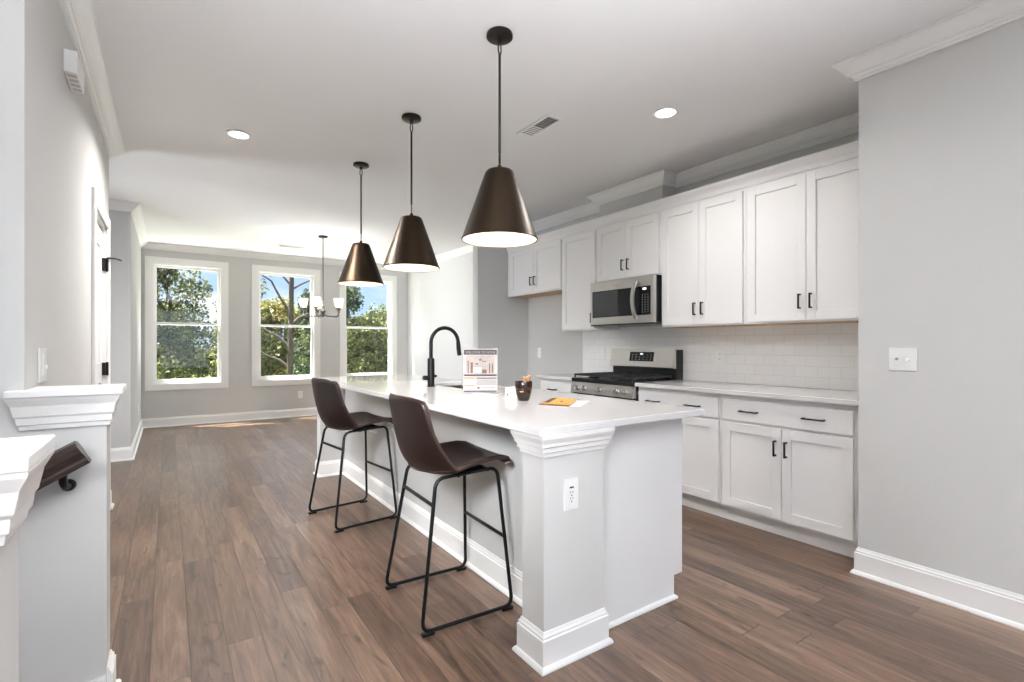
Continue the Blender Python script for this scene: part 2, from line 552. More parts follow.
M['leaf'] = leaf_mat('green_leaves', srgb(48, 60, 30), srgb(92, 102, 54), srgb(146, 146, 90))
M['leaf_yellow'] = leaf_mat('yellow_green_leaves', srgb(82, 84, 38), srgb(124, 120, 62), srgb(170, 158, 96))
M['needle'] = leaf_mat('dark_needles', srgb(32, 46, 32), srgb(54, 72, 46), srgb(92, 108, 72))

# ------------------------------------------------------------------ setting: shell
XL, YA, YLE = -0.37, 2.15, 4.85      # left wall plane, half wall face, far end of the left wall
XF, YF = -0.33, 6.70                 # far-left wall block
YB = 9.14                            # window wall
XR, YR = 3.045, 1.163                 # right wall and its end
XK = 3.775                           # kitchen wall
YS0, YS1, XS = 5.146, 5.26, 3.035     # wall beside the refrigerator space
XD = 3.81                            # dining right wall
T = 0.14
YREAR = -3.9

fl = MB()
fl.box(-0.17, 4.2, YREAR, YB + T, -0.2, 0)
fl.box(-2.3, -0.17, YA + 0.12, YB + T, -0.2, 0)
fl.box(-2.3, -0.17, YREAR, 0.97, -0.2, 0)
fl.build('floor', M['floor'], kind='structure')
MB().box(-2.45, 4.4, YREAR - T, YB + T + 0.04, CH, CH + 0.25).build('ceiling', M['ceiling'], kind='structure')

WIN = [(-0.285, 0.790), (1.120, 2.195), (2.528, 3.596)]     # outer casing edges
WZ0, WZ1, CAS = 0.547, 2.535, 0.092
wb = MB()
xs = [-0.6] + [v for a, b in WIN for v in (a + CAS, b - CAS)] + [XD + T]
for i in range(0, len(xs), 2):
    wb.box(xs[i], xs[i + 1], YB, YB + T, 0, CH)
for a, b in WIN:
    wb.box(a + CAS, b - CAS, YB, YB + T, 0, WZ0 + CAS)
    wb.box(a + CAS, b - CAS, YB, YB + T, WZ1 - CAS, CH)
wb.build('wall_back', M['wall'], kind='structure')

# left wall with its door opening
DY0, DY1, DZ = 3.88, 4.66, 2.06
lw = MB()
lw.box(XL - T, XL, YA, DY0, 0, CH)
lw.box(XL - T, XL, DY1, YLE, 0, CH)
lw.box(XL - T, XL, DY0, DY1, DZ, CH)
lw.build('wall_left', M['wall'], kind='structure')
sw = MB()
sw.box(-2.3, XL - T, YA, YA + 0.12, -2.9, CH)
sw.box(XL - T, -0.17, YA, YA + 0.12, -2.9, 0)
sw.box(XL, -0.17, YA, YA + 0.12, 0, 1.04)
sw.build('wall_stair', M['wall'], kind='structure')
MB().box(-2.3, -0.194, 0.97, 1.09, -2.9, 1.04).build('wall_stair_near', M['wall'], kind='structure')
MB().box(-2.44, -2.3, YREAR, YF + T, -2.9, CH).build('wall_hall', M['wall'], kind='structure')
fw = MB()
fw.box(-2.3, XF, YF, YF + T, 0, CH)
fw.box(XF - T, XF, YF + T, YB, 0, CH)
fw.build('wall_far_left', M['wall'], kind='structure')
rw = MB()
rw.box(XR, XK + T, YREAR, YR, 0, CH)
rw.build('wall_right', M['wall'], kind='structure')
MB().box(XK, XK + T, YR, YS0, 0, CH).build('wall_kitchen', M['wall'], kind='structure')
MB().box(XS, XK + T, YS0, YS1, 0, CH).build('wall_refrigerator_side', M['wall'], kind='structure')
MB().box(XD, XD + T, YS1, YB, 0, CH).build('wall_dining_right', M['wall'], kind='structure')
rear = MB()
rear.box(-2.3, -0.6, YREAR - T, YREAR, 0, CH)
rear.box(3.02, XR + 0.5, YREAR - T, YREAR, 0, CH)
rear.box(-0.6, 3.02, YREAR - T, YREAR, 0, 0.38)
rear.box(-0.6, 3.02, YREAR - T, YREAR, 2.52, CH)
rear.build('wall_rear', M['wall'], kind='structure')
MB().box(XK - 0.009, XK, YR, 4.115, 0.916, 1.40).build('wall_backsplash', M['tile'], kind='structure')
MB().box(3.60, XK, 2.90, 3.68, 2.44, CH).build('wall_vent_chase', M['wall'], kind='structure')

# stairs going down behind the half wall
st = MB()
for i in range(6):
    z = -0.185 * (i + 1)
    st.box(-0.185 - 0.26 * (i + 1), -0.17 - 0.26 * i, 1.09, YA, z - 0.185, z)
st.build('floor_stair', M['stair_wood'], kind='structure')
sk = MB()
sk.prism([(-0.172, 0.0), (-0.172, 0.12), (-0.235, 0.105), (-1.8, -0.99), (-1.8, -1.4), (-0.4, -0.185)], 'y', YA - 0.014, YA - 0.0005)
sk.build('trim_skirt', M['trim'], kind='structure')

# crown mouldings
def crown(z, s=0.085):
    pr = [(0, 0), (1, 0), (1, -0.10), (0.94, -0.10), (0.94, -0.15), (0.86, -0.20), (0.76, -0.29), (0.66, -0.40), (0.57, -0.52), (0.48, -0.62),
          (0.40, -0.67), (0.40, -0.73), (0.30, -0.76), (0.23, -0.83), (0.23, -0.87), (0.15, -0.88), (0.15, -1.0), (0, -1.0)]
    return [(a * s * 0.95, z + b * s) for a, b in pr]
CP = crown(CH - 0.0005, 0.098)
def trim(i, path, side, prof):
    return MB().sweep(prof, path, side).build('trim_%d' % i, M['trim'], kind='structure')
trim(1, [(-2.3, YLE), (XL, YLE), (XL, YA), (-2.3, YA)], 1, CP)
trim(2, [(-2.3, YF), (XF, YF), (XF, YB), (XD, YB), (XD, YS1), (XS, YS1)], -1, crown(CH - 0.0005, 0.090))
trim(3, [(XK, YS0), (XK, 3.68), (3.60, 3.68), (3.60, 2.90), (XK, 2.90), (XK, YR), (XR, YR), (XR, YREAR)], -1, CP)

# baseboards with shoe moulding
BP = [(0, 0), (0.030, 0), (0.030, 0.007), (0.024, 0.017), (0.016, 0.020), (0.016, 0.112), (0.011, 0.116), (0.012, 0.124),
      (0.007, 0.130), (0.004, 0.140), (0, 0.140)]
def base(name, path, side):
    return MB().sweep(BP, path, side).build('baseboard_' + name, M['trim'], kind='structure')
base('left', [(XL, DY0 - 0.09), (XL, YA + 0.12), (-0.17, YA + 0.12), (-0.17, YA)], 1)
base('left_end', [(XL, DY1 + 0.09), (XL, YLE), (XL - T, YLE)], -1)
base('back', [(-2.3, YF), (XF, YF), (XF, YB), (XD, YB), (XD, YS1), (XS, YS1)], -1)
base('refrigerator_space', [(XS, YS0), (XK, YS0), (XK, 4.12)], -1)
base('right', [(3.20, YR), (XR, YR), (XR, YREAR)], -1)

# caps on the two stair half walls
def cap(i, x0, x1, y0, y1, ztop, skip_left=True):
    """wall rectangle x0..x1, y0..y1 gets a board on top and a wide moulding wrapped round it"""
    pr = [(0, -0.125), (0.008, -0.125), (0.010, -0.112), (0.014, -0.108), (0.016, -0.088), (0.020, -0.082), (0.026, -0.050),
          (0.036, -0.030), (0.038, -0.022), (0, -0.022)]
    pr = [(a, ztop + b) for a, b in pr]
    mb = MB()
    mb.sweep(pr, ([(x0, y0 + 0.012)] if skip_left else []) + [(x0, y0), (x1, y0), (x1, y1), (x0, y1)], 1 if False else -1)
    return mb, MB().box(x0, x1 + 0.038, y0 - 0.040, y1 + 0.040, ztop - 0.022, ztop)
ca, cb = cap(5, XL - 0.003, -0.17, YA, YA + 0.12, 1.08)
ca.build('trim_5', M['trim'], kind='structure')
c2 = MB()
c2.box(XL - 0.04, -0.125, YA - 0.045, YA - 0.0005, 1.058, 1.08)
c2.box(XL + 0.0005, -0.125, YA - 0.0005, YA + 0.165, 1.058, 1.08)
cb.bm.free()
c2.build('trim_6', M['trim'], kind='structure', bevel=0.003)
ca, cb = cap(7, -2.3, -0.194, 0.97, 1.09, 1.07, False)
ca.build('trim_7', M['trim'], kind='structure')
cb.build('trim_8', M['trim'], kind='structure', bevel=0.003)

# windows
for i, (a, b) in enumerate(WIN):
    c = MB()
    y0, y1 = YB - 0.018, YB - 0.0003
    c.box(a, a + CAS, y0, y1, WZ0, WZ1); c.box(b - CAS, b, y0, y1, WZ0, WZ1)
    c.box(a + CAS, b - CAS, y0, y1, WZ0, WZ0 + CAS); c.box(a + CAS, b - CAS, y0, y1, WZ1 - CAS, WZ1)
    w = c.build('window_%d' % (i + 1), M['trim'], kind='structure', bevel=0.002)
    x0, x1, z0, z1 = a + CAS, b - CAS, WZ0 + CAS, WZ1 - CAS
    f = MB()
    j = 0.018
    f.box(x0 + 0.0005, x0 + j, y1, YB + T, z0, z1); f.box(x1 - j, x1 - 0.0005, y1, YB + T, z0, z1)
    f.box(x0 + j, x1 - j, y1, YB + T, z0 + 0.0005, z0 + j); f.box(x0 + j, x1 - j, y1, YB + T, z1 - j, z1 - 0.0005)
    f.build('window_frame', M['trim'], w)
    zm = 1.548
    s = 0.032
    def sash(y, za, zb, nm, rail_low, rail_top):
        g = MB()
        xa, xb = x0 + j, x1 - j
        g.box(xa, xa + s, y, y + 0.03, za, zb); g.box(xb - s, xb, y, y + 0.03, za, zb)
        g.box(xa + s, xb - s, y, y + 0.03, za, za + rail_low); g.box(xa + s, xb - s, y, y + 0.03, zb - rail_top, zb)
        sh = g.build(nm, M['trim'], w)
        MB().box(xa + s - 0.004, xb - s + 0.004, y + 0.012, y + 0.017, za + rail_low - 0.004, zb - rail_top + 0.004).build('pane', M['glass'], sh)
    sash(YB + 0.085, zm - 0.02, z1 - j, 'upper_sash', 0.036, 0.034)
    sash(YB + 0.045, z0 + j, zm + 0.02, 'lower_sash', 0.05, 0.036)

# door in the left wall
dr = MB()
c0 = XL + 0.0005
for (ya, yb, za, zb) in ((DY0 - 0.085, DY0, 0, DZ + 0.085), (DY1, DY1 + 0.085, 0, DZ + 0.085), (DY0, DY1, DZ, DZ + 0.085)):
    dr.box(c0, XL + 0.018, ya, yb, za, zb)
d1 = dr.build('door_1', M['trim'], kind='structure', bevel=0.004)
jb = MB()
jb.box(XL - T, XL, DY0, DY0 + 0.016, 0, DZ); jb.box(XL - T, XL, DY1 - 0.016, DY1, 0, DZ); jb.box(XL - T, XL, DY0 + 0.016, DY1 - 0.016, DZ - 0.016, DZ)
jb.build('door_jamb', M['trim'], d1)
ds = MB()
ya, yb = DY0 + 0.019, DY1 - 0.019
xf, xb_ = XL - 0.022, XL - 0.057
ds.box(xb_, xf - 0.010, ya, yb, 0.01, DZ - 0.019)
for (p, q, za, zb) in ((ya, ya + 0.115, 0.01, DZ - 0.019), (yb - 0.115, yb, 0.01, DZ - 0.019), (ya + 0.115, yb - 0.115, 0.01, 0.22),
                       (ya + 0.115, yb - 0.115, 0.93, 1.10), (ya + 0.115, yb - 0.115, DZ - 0.15, DZ - 0.019)):
    ds.box(xf - 0.010, xf, p, q, za, zb)
slab = ds.build('door_slab', M['trim'], d1, bevel=0.004)
for z in (0.28, 1.05, 1.80):
    h = MB()
    h.box(XL - 0.022, XL - 0.002, DY1 - 0.045, DY1 - 0.018, z - 0.045, z + 0.045)
    h.cyl((XL + 0.006, DY1 - 0.018, z - 0.048), (XL + 0.006, DY1 - 0.018, z + 0.048), 0.008, 10)
    hg = h.build('hinge', M['black'], d1)
    hg['label'] = 'black hinge'
    if z > 1.5:
        MB().tube([(XL + 0.006, DY1 - 0.018, z + 0.05), (XL + 0.05, DY1 - 0.0, z + 0.052), (XL + 0.085, DY1 + 0.02, z + 0.045)], 0.006, 8).build('hinge_pin_stop', M['black'], d1)
kn = MB()
kn.cyl((xf, ya + 0.06, 0.96), (xf + 0.012, ya + 0.06, 0.96), 0.03)
kn.tube([(xf + 0.012, ya + 0.06, 0.96), (xf + 0.03, ya + 0.06, 0.96), (xf + 0.045, ya + 0.06, 0.96), (xf + 0.065, ya + 0.06, 0.96)], [0.012, 0.012, 0.028, 0.018], 14)
kn.build('door_knob', M['black'], slab, smooth=True)

# ------------------------------------------------------------------ cabinets
def shaker(y0, y1, z0, z1, x, out, rail=0.058, thick=0.020, rec=0.011):
    """door whose back sits at x and that faces out (-1: towards -X)"""
    mb = MB()
    xa, xm, xb = x, x + out * (thick - rec), x + out * thick
    mb.box(xa, xm, y0, y1, z0, z1)
    mb.box(xm, xb, y0, y0 + rail, z0, z1); mb.box(xm, xb, y1 - rail, y1, z0, z1)
    mb.box(xm, xb, y0 + rail, y1 - rail, z0, z0 + rail); mb.box(xm, xb, y0 + rail, y1 - rail, z1 - rail, z1)
    return mb

def pull(x, y, z, out, vertical, length=0.11):
    mb = MB()
    h = length / 2
    w = 0.0045
    if vertical:
        mb.box(x + out * 0.024, x + out * 0.033, y - w, y + w, z - h, z + h)
        for s in (-1, 1):
            c = z + s * (h - w)
            mb.box(x, x + out * 0.024, y - w, y + w, c - w, c + w)
    else:
        mb.box(x + out * 0.024, x + out * 0.033, y - h, y + h, z - w, z + w)
        for s in (-1, 1):
            c = y + s * (h - w)
            mb.box(x, x + out * 0.024, c - w, c + w, z - w, z + w)
    return mb

XU = 3.465            # face of the upper cabinet boxes; doors stand 20 mm proud
def upper(label, y0, y1, z0, z1, doors, group, raw=False):
    """doors: list of (y0, y1, handle_y or None, handle_z)"""
    t = thing('upper_cabinet', label, 'cabinet', (XK, (y0 + y1) / 2, z0), 0, group)
    g = 0.0008
    MB().box(XU, XK - 0.012, y0 + g, y1 - g, z0, z1).build('body', M['cab'], t)
    if raw:
        MB().box(XU + 0.018, XK - 0.014, y0 + 0.018, y1 - 0.018, z0 - 0.003, z0 - 0.0003).build('underside', M['cab_raw'], t)['label'] = 'bare wood underside'
    for (a, b, hy, hz) in doors:
        d = shaker(a, b, z0 + 0.012, 2.345, XU - 0.0005, -1).build('door', M['cab'], t, bevel=0.0015)
        if hy is not None:
            pull(XU - 0.0205, hy, hz, -1, True, 0.098).build('handle', M['black'], d)
    return t

UZ = 1.372
UT = 2.43
upper('tall white double-door wall cabinet nearest the right wall', YR + 0.004, 2.041, UZ, UT,
      [(1.225, 1.617, 1.585, 1.510), (1.621, 2.022, 1.655, 1.510)], 'white wall cabinets', True)
upper('tall white double-door wall cabinet just right of the microwave', 2.041, 2.799, UZ, UT,
      [(2.061, 2.421, 2.389, 1.508), (2.425, 2.782, 2.457, 1.508)], 'white wall cabinets', True)
upper('short white double-door wall cabinet directly above the microwave', 2.799, 3.572, 1.822, UT,
      [(2.818, 3.184, 3.152, 1.955), (3.188, 3.557, 3.220, 1.955)], 'white wall cabinets')
upper('narrow white single-door wall cabinet left of the microwave', 3.572, 4.100, UZ, UT,
      [(3.590, 4.086, 3.622, 1.488)], 'white wall cabinets')
upper('short white double-door wall cabinet over the empty refrigerator space', 4.100, YS0 - 0.002, 1.815, UT,
      [(4.110, 4.590, 4.558, 1.955), (4.594, 5.060, 4.626, 1.955)], 'white wall cabinets', True)
# moulding along the tops of the wall cabinets
ccp = [(0, 2.366), (0.006, 2.366), (0.010, 2.376), (0.012, 2.392), (0.020, 2.408), (0.034, 2.424), (0.044, 2.436), (0.046, 2.446), (0.046, 2.452), (0, 2.452)]
cc = MB().sweep(ccp, [(XU - 0.001, YS0 - 0.003), (XU - 0.001, YR + 0.003)], -1).build('cabinet_crown_moulding', M['cab'])
tag(cc, 'white crown moulding running along the tops of the wall cabinets', 'moulding')

XB = 3.175            # face of the base cabinet boxes
def base_cab(label, y0, y1, doors, drawers, group):
    t = thing('base_cabinet', label, 'cabinet', (XK, (y0 + y1) / 2, 0), 0, group)
    g = 0.0008
    MB().box(XB, XK - 0.012, y0 + g, y1 - g, 0.105, 0.884).build('body', M['cab'], t)
    MB().box(XB + 0.065, XK - 0.014, y0 + g, y1 - g, 0.0, 0.1045).build('toe_kick', M['cab'], t)
    for (a, b, hy) in doors:
        d = shaker(a, b, 0.125, 0.695, XB - 0.0005, -1).build('door', M['cab'], t, bevel=0.0015)
        if hy is not None:
            pull(XB - 0.0205, hy, 0.572, -1, True, 0.098).build('handle', M['black'], d)
    for (a, b, hs) in drawers:
        d = MB().box(XB - 0.0205, XB - 0.0005, a, b, 0.712, 0.852).build('drawer', M['cab'], t, bevel=0.003)
        for hy in hs:
            pull(XB - 0.0205, hy, 0.781, -1, False, 0.122).build('handle', M['black'], d)
    return t
base_cab('white two-door base cabinet at the right end of the back counter', YR + 0.004, 2.050,
         [(1.232, 1.628, 1.597), (1.632, 2.035, 1.664)], [(1.232, 2.035, (1.437, 1.839))], 'white base cabinets')
base_cab('white base cabinet immediately right of the gas range', 2.050, 2.797,
         [(2.066, 2.420, 2.388), (2.424, 2.782, 2.456)], [(2.066, 2.782, (2.266, 2.624))], 'white base cabinets')
base_cab('narrow white base cabinet between the gas range and refrigerator space', 3.566, 4.100,
         [(3.582, 4.084, 3.615)], [(3.582, 4.084, (3.88,))], 'white base cabinets')

def top(name, label, x0, x1, y0, y1, z0=0.8850, z1=0.915):
    o = MB().box(x0, x1, y0, y1, z0, z1).build(name, M['quartz'], bevel=0.003)
    return tag(o, label, 'countertop')
top('countertop', 'long white quartz countertop right of the gas range', 3.125, XK - 0.010, YR + 0.003, 2.797)
top('countertop', 'short white quartz countertop left of the gas range', 3.125, XK - 0.010, 3.566, 4.118)

# ------------------------------------------------------------------ island
IX0, IX1, IY0, IY1 = 1.120, 2.118, 1.458, 5.000
PX0, PX1 = 1.165, 1.475
KX = 1.388
isl = thing('kitchen_island', 'white kitchen island base with panelled end and corner posts', 'kitchen island', (1.6, 3.23, 0))
IZ = 0.8845
MB().box(KX, 1.50, 1.626, 4.842, 0, IZ).build('knee_wall', M['wall'], isl)['label'] = 'grey painted knee wall'
def post(y0, y1, mx):
    p = MB().box(PX0, PX1, y0, y1, 0, IZ).build('post', M['wall'], isl)
    pr = [(0, 0.797), (0.007, 0.797), (0.008, 0.812), (0.015, 0.815), (0.016, 0.833), (0.023, 0.837), (0.025, 0.850), (0.034, 0.870), (0.036, IZ), (0, IZ)]
    yin, yout = (y1, y0) if mx < 0 else (y0, y1)
    path = [(KX - 0.001, yin), (PX0, yin), (PX0, yout), (PX1, yout), (PX1, yout + (0.03 if mx < 0 else -0.03))]
    side = -1 if mx > 0 else 1
    MB().sweep(pr, path, side * -1).build('capital', M['trim'], p)
    MB().sweep(BP, path, side * -1).build('base_moulding', M['trim'], p)
    return p
post(1.488, 1.626, -1)
post(4.842, 4.970, 1)
MB().sweep(BP, [(KX, 4.810), (KX, 1.658)], -1).build('baseboard', M['trim'], isl)
ep = MB()
ep.box(1.502, 2.015, 1.555, 1.573, 0, 0.11); ep.box(1.502, 2.076, 1.555, 1.573, 0.11, IZ)
epo = ep.build('end_panel', M['cab'], isl)
MB().sweep([(0, 0), (0.014, 0), (0.014, 0.006), (0.010, 0.013), (0, 0.018)], [(1.509, 1.555), (2.015, 1.555), (2.015, 1.572)], -1).build('shoe_moulding', M['trim'], epo)
MB().box(1.502, 2.076, 4.890, 4.908, 0, IZ).build('end_panel', M['cab'], isl)
MB().box(1.502, 2.076, 1.575, 4.888, 0.11, 0.66).box(2.056, 2.076, 1.575, 4.888, 0.6605, IZ).build('body', M['cab'], isl)
MB().box(1.502, 2.010, 1.575, 4.888, 0, 0.1095).build('toe_kick', M['cab'], isl)
ys = [1.566, 2.17, 2.77, 3.05, 3.42, 3.79, 4.34, 4.90]
for i in range(7):
    d = shaker(ys[i] + 0.004, ys[i + 1] - 0.004, 0.125, 0.868, 2.0765, 1).build('door', M['cab'], isl, bevel=0.0015)
    pull(2.0965, ys[i + 1] - 0.045 if i % 2 == 0 else ys[i] + 0.045, 0.76, 1, True).build('handle', M['black'], d)

# island top with the sink cut-out
SX0, SX1, SY0, SY1 = 1.700, 2.030, 3.020, 3.720
ct = MB()
bm = ct.bm
def quadring(z):
    o = [bm.verts.new(p) for p in ((IX0, IY0, z), (IX1, IY0, z), (IX1, IY1, z), (IX0, IY1, z))]
    q = [bm.verts.new(p) for p in ((SX0, SY0, z), (SX1, SY0, z), (SX1, SY1, z), (SX0, SY1, z))]
    return o, q
o1, q1 = quadring(0.915)
o0, q0 = quadring(0.885)
for k in range(4):
    m_ = (k + 1) % 4
    bm.faces.new((o1[k], o1[m_], q1[m_], q1[k])); bm.faces.new((o0[m_], o0[k], q0[k], q0[m_]))
    bm.faces.new((o0[k], o0[m_], o1[m_], o1[k])); bm.faces.new((q0[m_], q0[k], q1[k], q1[m_]))
tag(ct.build('island_countertop', M['quartz'], bevel=0.003), 'white quartz slab topping the kitchen island', 'countertop')

sk = thing('kitchen_sink', 'stainless undermount sink set in the island top', 'sink', ((SX0 + SX1) / 2, (SY0 + SY1) / 2, 0.68))
b = MB()
z0, z1, th = 0.690, 0.8845, 0.004
b.box(SX0 - 0.01, SX1 + 0.004, SY0 - 0.01, SY1 + 0.01, z0 - th, z0)
b.box(SX0 - 0.01, SX0 - 0.006, SY0 - 0.01, SY1 + 0.01, z0, z1); b.box(SX1, SX1 + 0.004, SY0 - 0.01, SY1 + 0.01, z0, z1)
b.box(SX0 - 0.006, SX1, SY0 - 0.01, SY0 - 0.006, z0, z1); b.box(SX0 - 0.006, SX1, SY1 + 0.006, SY1 + 0.01, z0, z1)
b.build('basin', M['steel_dark'], sk)
MB().lathe([(0.04, 0), (0.042, 0.003), (0.03, 0.004), (0.012, 0.002)], ((SX0 + SX1) / 2, (SY0 + SY1) / 2, z0 + 0.0005), 20).build('drain', M['chrome'], sk)

fx, fy = 1.597, 3.385
fa = thing('faucet', 'tall matte black gooseneck faucet on the island', 'faucet', (fx, fy, 0.915))
MB().lathe([(0.030, 0.0005), (0.030, 0.008), (0.026, 0.010), (0.026, 0.205), (0.023, 0.210)], (fx, fy, 0.915), 24).build('body', M['black'], fa, smooth=True)
pa = [(fx, fy, 1.125)]
R = 0.112
zc = 1.238
for k in range(0, 15):
    a = math.pi - math.pi * 1.03 * k / 14
    pa.append((fx + R + R * math.cos(a), fy - 0.004 * k / 14, zc + R * math.sin(a)))
MB().tube(pa, 0.0140, 14).build('spout', M['black'], fa, smooth=True)
e = Vector(pa[-1])
MB().tube([e + Vector((0, 0, 0.02)), e + Vector((0.004, 0, -0.03)), e + Vector((0.012, 0, -0.085))], [0.0155, 0.0175, 0.0165], 14).build('spray_head', M['black'], fa, smooth=True)
lv = MB()
lv.tube([(fx - 0.0265, fy, 0.980), (fx - 0.030, fy, 0.980), (fx - 0.058, fy, 0.982), (fx - 0.064, fy, 0.983)], [0.012, 0.017, 0.017, 0.013], 14)
lv.build('lever', M['black'], fa, smooth=True)
MB().cyl((fx + 0.0262, fy, 0.992), (fx + 0.044, fy, 0.992), 0.009, 10).build('hose_dock', M['black'], fa, smooth=True)

# ------------------------------------------------------------------ electrical plates
def plate(name, label, cat, loc, rz, w, h, kind, group=None):
    """local frame: faces -Y before rotation rz; loc = centre on the wall surface"""
    t = thing(name, label, cat, loc, rz, group)
    Mx = Matrix.Translation(loc) @ Matrix.Rotation(rz, 4, 'Z')
    def put(mb, nm, mat, par, **k):
        mb.bm.transform(Mx)
        return mb.build(nm, mat, par, **k)
    d = 0.006
    p = put(MB().box(-w / 2, w / 2, -d, -0.0005, -h / 2, h / 2), 'plate', M['plastic'], t, bevel=0.002)
    if kind == 'duplex':
        for s in (-1, 1):
            r = put(MB().box(-0.017, 0.017, -d - 0.002, -d, s * 0.020 - 0.014, s * 0.020 + 0.014), 'receptacle', M['plastic'], p, bevel=0.003)
            q = MB()
            for sx in (-0.006, 0.006):
                q.box(sx - 0.0012, sx + 0.0012, -d - 0.0026, -d - 0.002, s * 0.02 - 0.001, s * 0.02 + 0.007)
            q.box(-0.002, 0.002, -d - 0.0026, -d - 0.002, s * 0.02 - 0.009, s * 0.02 - 0.005)
            put(q, 'slots', M['slot'], r)
    elif kind == 'usb':
        put(MB().box(-0.017, 0.017, -d - 0.002, -d, -0.034, 0.034), 'receptacle', M['plastic'], p, bevel=0.002)
        put(MB().box(-0.010, 0.010, -d - 0.0026, -d - 0.002, 0.025, 0.031), 'usb_port', M['slot'], p)
        q = MB()
        for zz in (0.006, -0.018):
            for sx in (-0.006, 0.006):
                q.box(sx - 0.0012, sx + 0.0012, -d - 0.0026, -d - 0.002, zz, zz + 0.008)
            q.box(-0.0025, 0.0025, -d - 0.0026, -d - 0.002, zz - 0.011, zz - 0.006)
        put(q, 'slots', M['slot'], p)
    elif kind == 'rocker':
        put(MB().box(-0.016, 0.016, -d - 0.003, -d, -0.033, 0.033), 'rocker', M['plastic'], p, bevel=0.003)
    elif kind == 'dimmer':
        put(MB().box(-0.018, 0.018, -d - 0.003, -d, -0.036, 0.036), 'rocker', M['plastic'], p, bevel=0.003)
        put(MB().box(0.010, 0.014, -d - 0.009, -d - 0.003, -0.014, 0.0), 'slider', M['plastic'], p, bevel=0.001)
    elif kind == 'toggle2':
        for sx, up in ((-0.023, 1), (0.023, -1)):
            q = MB().prism([(-d, -0.006), (-d, 0.006), (-d - 0.018, up * 0.009 + 0.004), (-d - 0.018, up * 0.009 - 0.004)], 'x', sx - 0.005, sx + 0.005)
            put(q, 'toggle', M['plastic'], p)
    return t
R90 = math.radians(90)
plate('light_switch', 'white double toggle switch plate on the right wall', 'light switch', (XR, 0.967, 1.150), -R90, 0.118, 0.118, 'toggle2')
plate('light_switch', 'white rocker switch plate on the left wall beside the door', 'light switch', (XL, 2.40, 1.150), R90, 0.118, 0.120, 'dimmer')
plate('power_outlet', 'white outlet with charging port on the near island post', 'outlet', (1.297, 1.488, 0.638), 0, 0.074, 0.122, 'usb')
plate('power_outlet', 'white outlet on the tiled backsplash right of the range', 'outlet', (XK - 0.009, 2.447, 1.127), -R90, 0.075, 0.120, 'duplex')
plate('light_switch', 'white rocker switch on the tiled backsplash left of the range', 'light switch', (XK - 0.009, 3.80, 1.138), -R90, 0.075, 0.120, 'rocker')
plate('power_outlet', 'white outlet on the grey wall of the empty refrigerator space', 'outlet', (XK, 4.90, 1.128), -R90, 0.075, 0.120, 'duplex')
plate('power_outlet', 'white outlet low on the window wall between middle and right windows', 'outlet', (2.30, YB, 0.375), 0, 0.075, 0.120, 'duplex') if False else \
    plate('power_outlet', 'white outlet low on the window wall under the middle window', 'outlet', (1.865, YB, 0.375), 0, 0.075, 0.120, 'duplex')
plate('power_outlet', 'white outlet low on the left wall beyond the hallway opening', 'outlet', (XF, 8.25, 0.36), R90, 0.075, 0.120, 'duplex')

vg = thing('wall_vent', 'small white slotted vent on the island knee wall behind the far stool', 'vent', (KX, 4.09, 0.56))
f = MB()
f.box(KX - 0.008, KX - 0.0005, 3.94, 4.24, 0.505, 0.525); f.box(KX - 0.008, KX - 0.0005, 3.94, 4.24, 0.615, 0.635)
f.box(KX - 0.008, KX - 0.0005, 3.94, 3.96, 0.525, 0.615); f.box(KX - 0.008, KX - 0.0005, 4.22, 4.24, 0.525, 0.615)
f.build('frame', M['plastic'], vg)
f = MB()
for k in range(9):
    y = 3.972 + k * 0.0295
    f.box(KX - 0.006, KX - 0.0005, y, y + 0.012, 0.525, 0.615)
f.build('louvers', M['plastic'], vg)

# ------------------------------------------------------------------ range
ra = thing('gas_range', 'stainless steel gas range with black grates and backguard', 'stove', (3.45, 3.18, 0))
RY0, RY1 = 2.800, 3.562
MB().box(3.150, 3.755, RY0 + 0.002, RY1 - 0.002, 0.09, 0.905).build('body', M['black_plastic'], ra)
MB().box(3.20, 3.70, RY0 + 0.03, RY1 - 0.03, 0, 0.0895).build('plinth', M['black_plastic'], ra)
od = MB().box(3.112, 3.1495, RY0 + 0.004, RY1 - 0.004, 0.265, 0.770).build('oven_door', M['steel'], ra, bevel=0.003)
MB().box(3.109, 3.1118, RY0 + 0.09, RY1 - 0.09, 0.36, 0.64).build('oven_window', M['gloss_black'], od)
h = MB()
h.cyl((3.062, RY0 + 0.05, 0.715), (3.062, RY1 - 0.05, 0.715), 0.012)
for y in (RY0 + 0.08, RY1 - 0.08):
    h.cyl((3.112, y, 0.715), (3.062, y, 0.715), 0.009)
h.build('oven_handle', M['steel'], od, smooth=True)
dw = MB().box(3.112, 3.1495, RY0 + 0.004, RY1 - 0.004, 0.095, 0.255).build('storage_drawer', M['steel'], ra, bevel=0.003)
cp = MB().prism([(3.105, 0.785), (3.1495, 0.785), (3.1495, 0.882), (3.118, 0.882)], 'y', RY0 + 0.002, RY1 - 0.002).build('control_panel', M['steel'], ra)
for i, y in enumerate((3.465, 3.375, 3.18, 2.975, 2.885)):
    k = MB()
    k.tube([(3.110, y, 0.834), (3.098, y, 0.833), (3.096, y, 0.833), (3.078, y, 0.831)], [0.024, 0.024, 0.020, 0.017], 18)
    k.box(3.070, 3.080, y - 0.004, y + 0.004, 0.814, 0.848)
    k.build('knob', M['chrome'], ra, smooth=True)
ck = MB()
ck.box(3.118, 3.640, RY0 + 0.001, RY1 - 0.001, 0.8825, 0.918)
ck.build('cooktop', M['black_plastic'], ra, bevel=0.004)
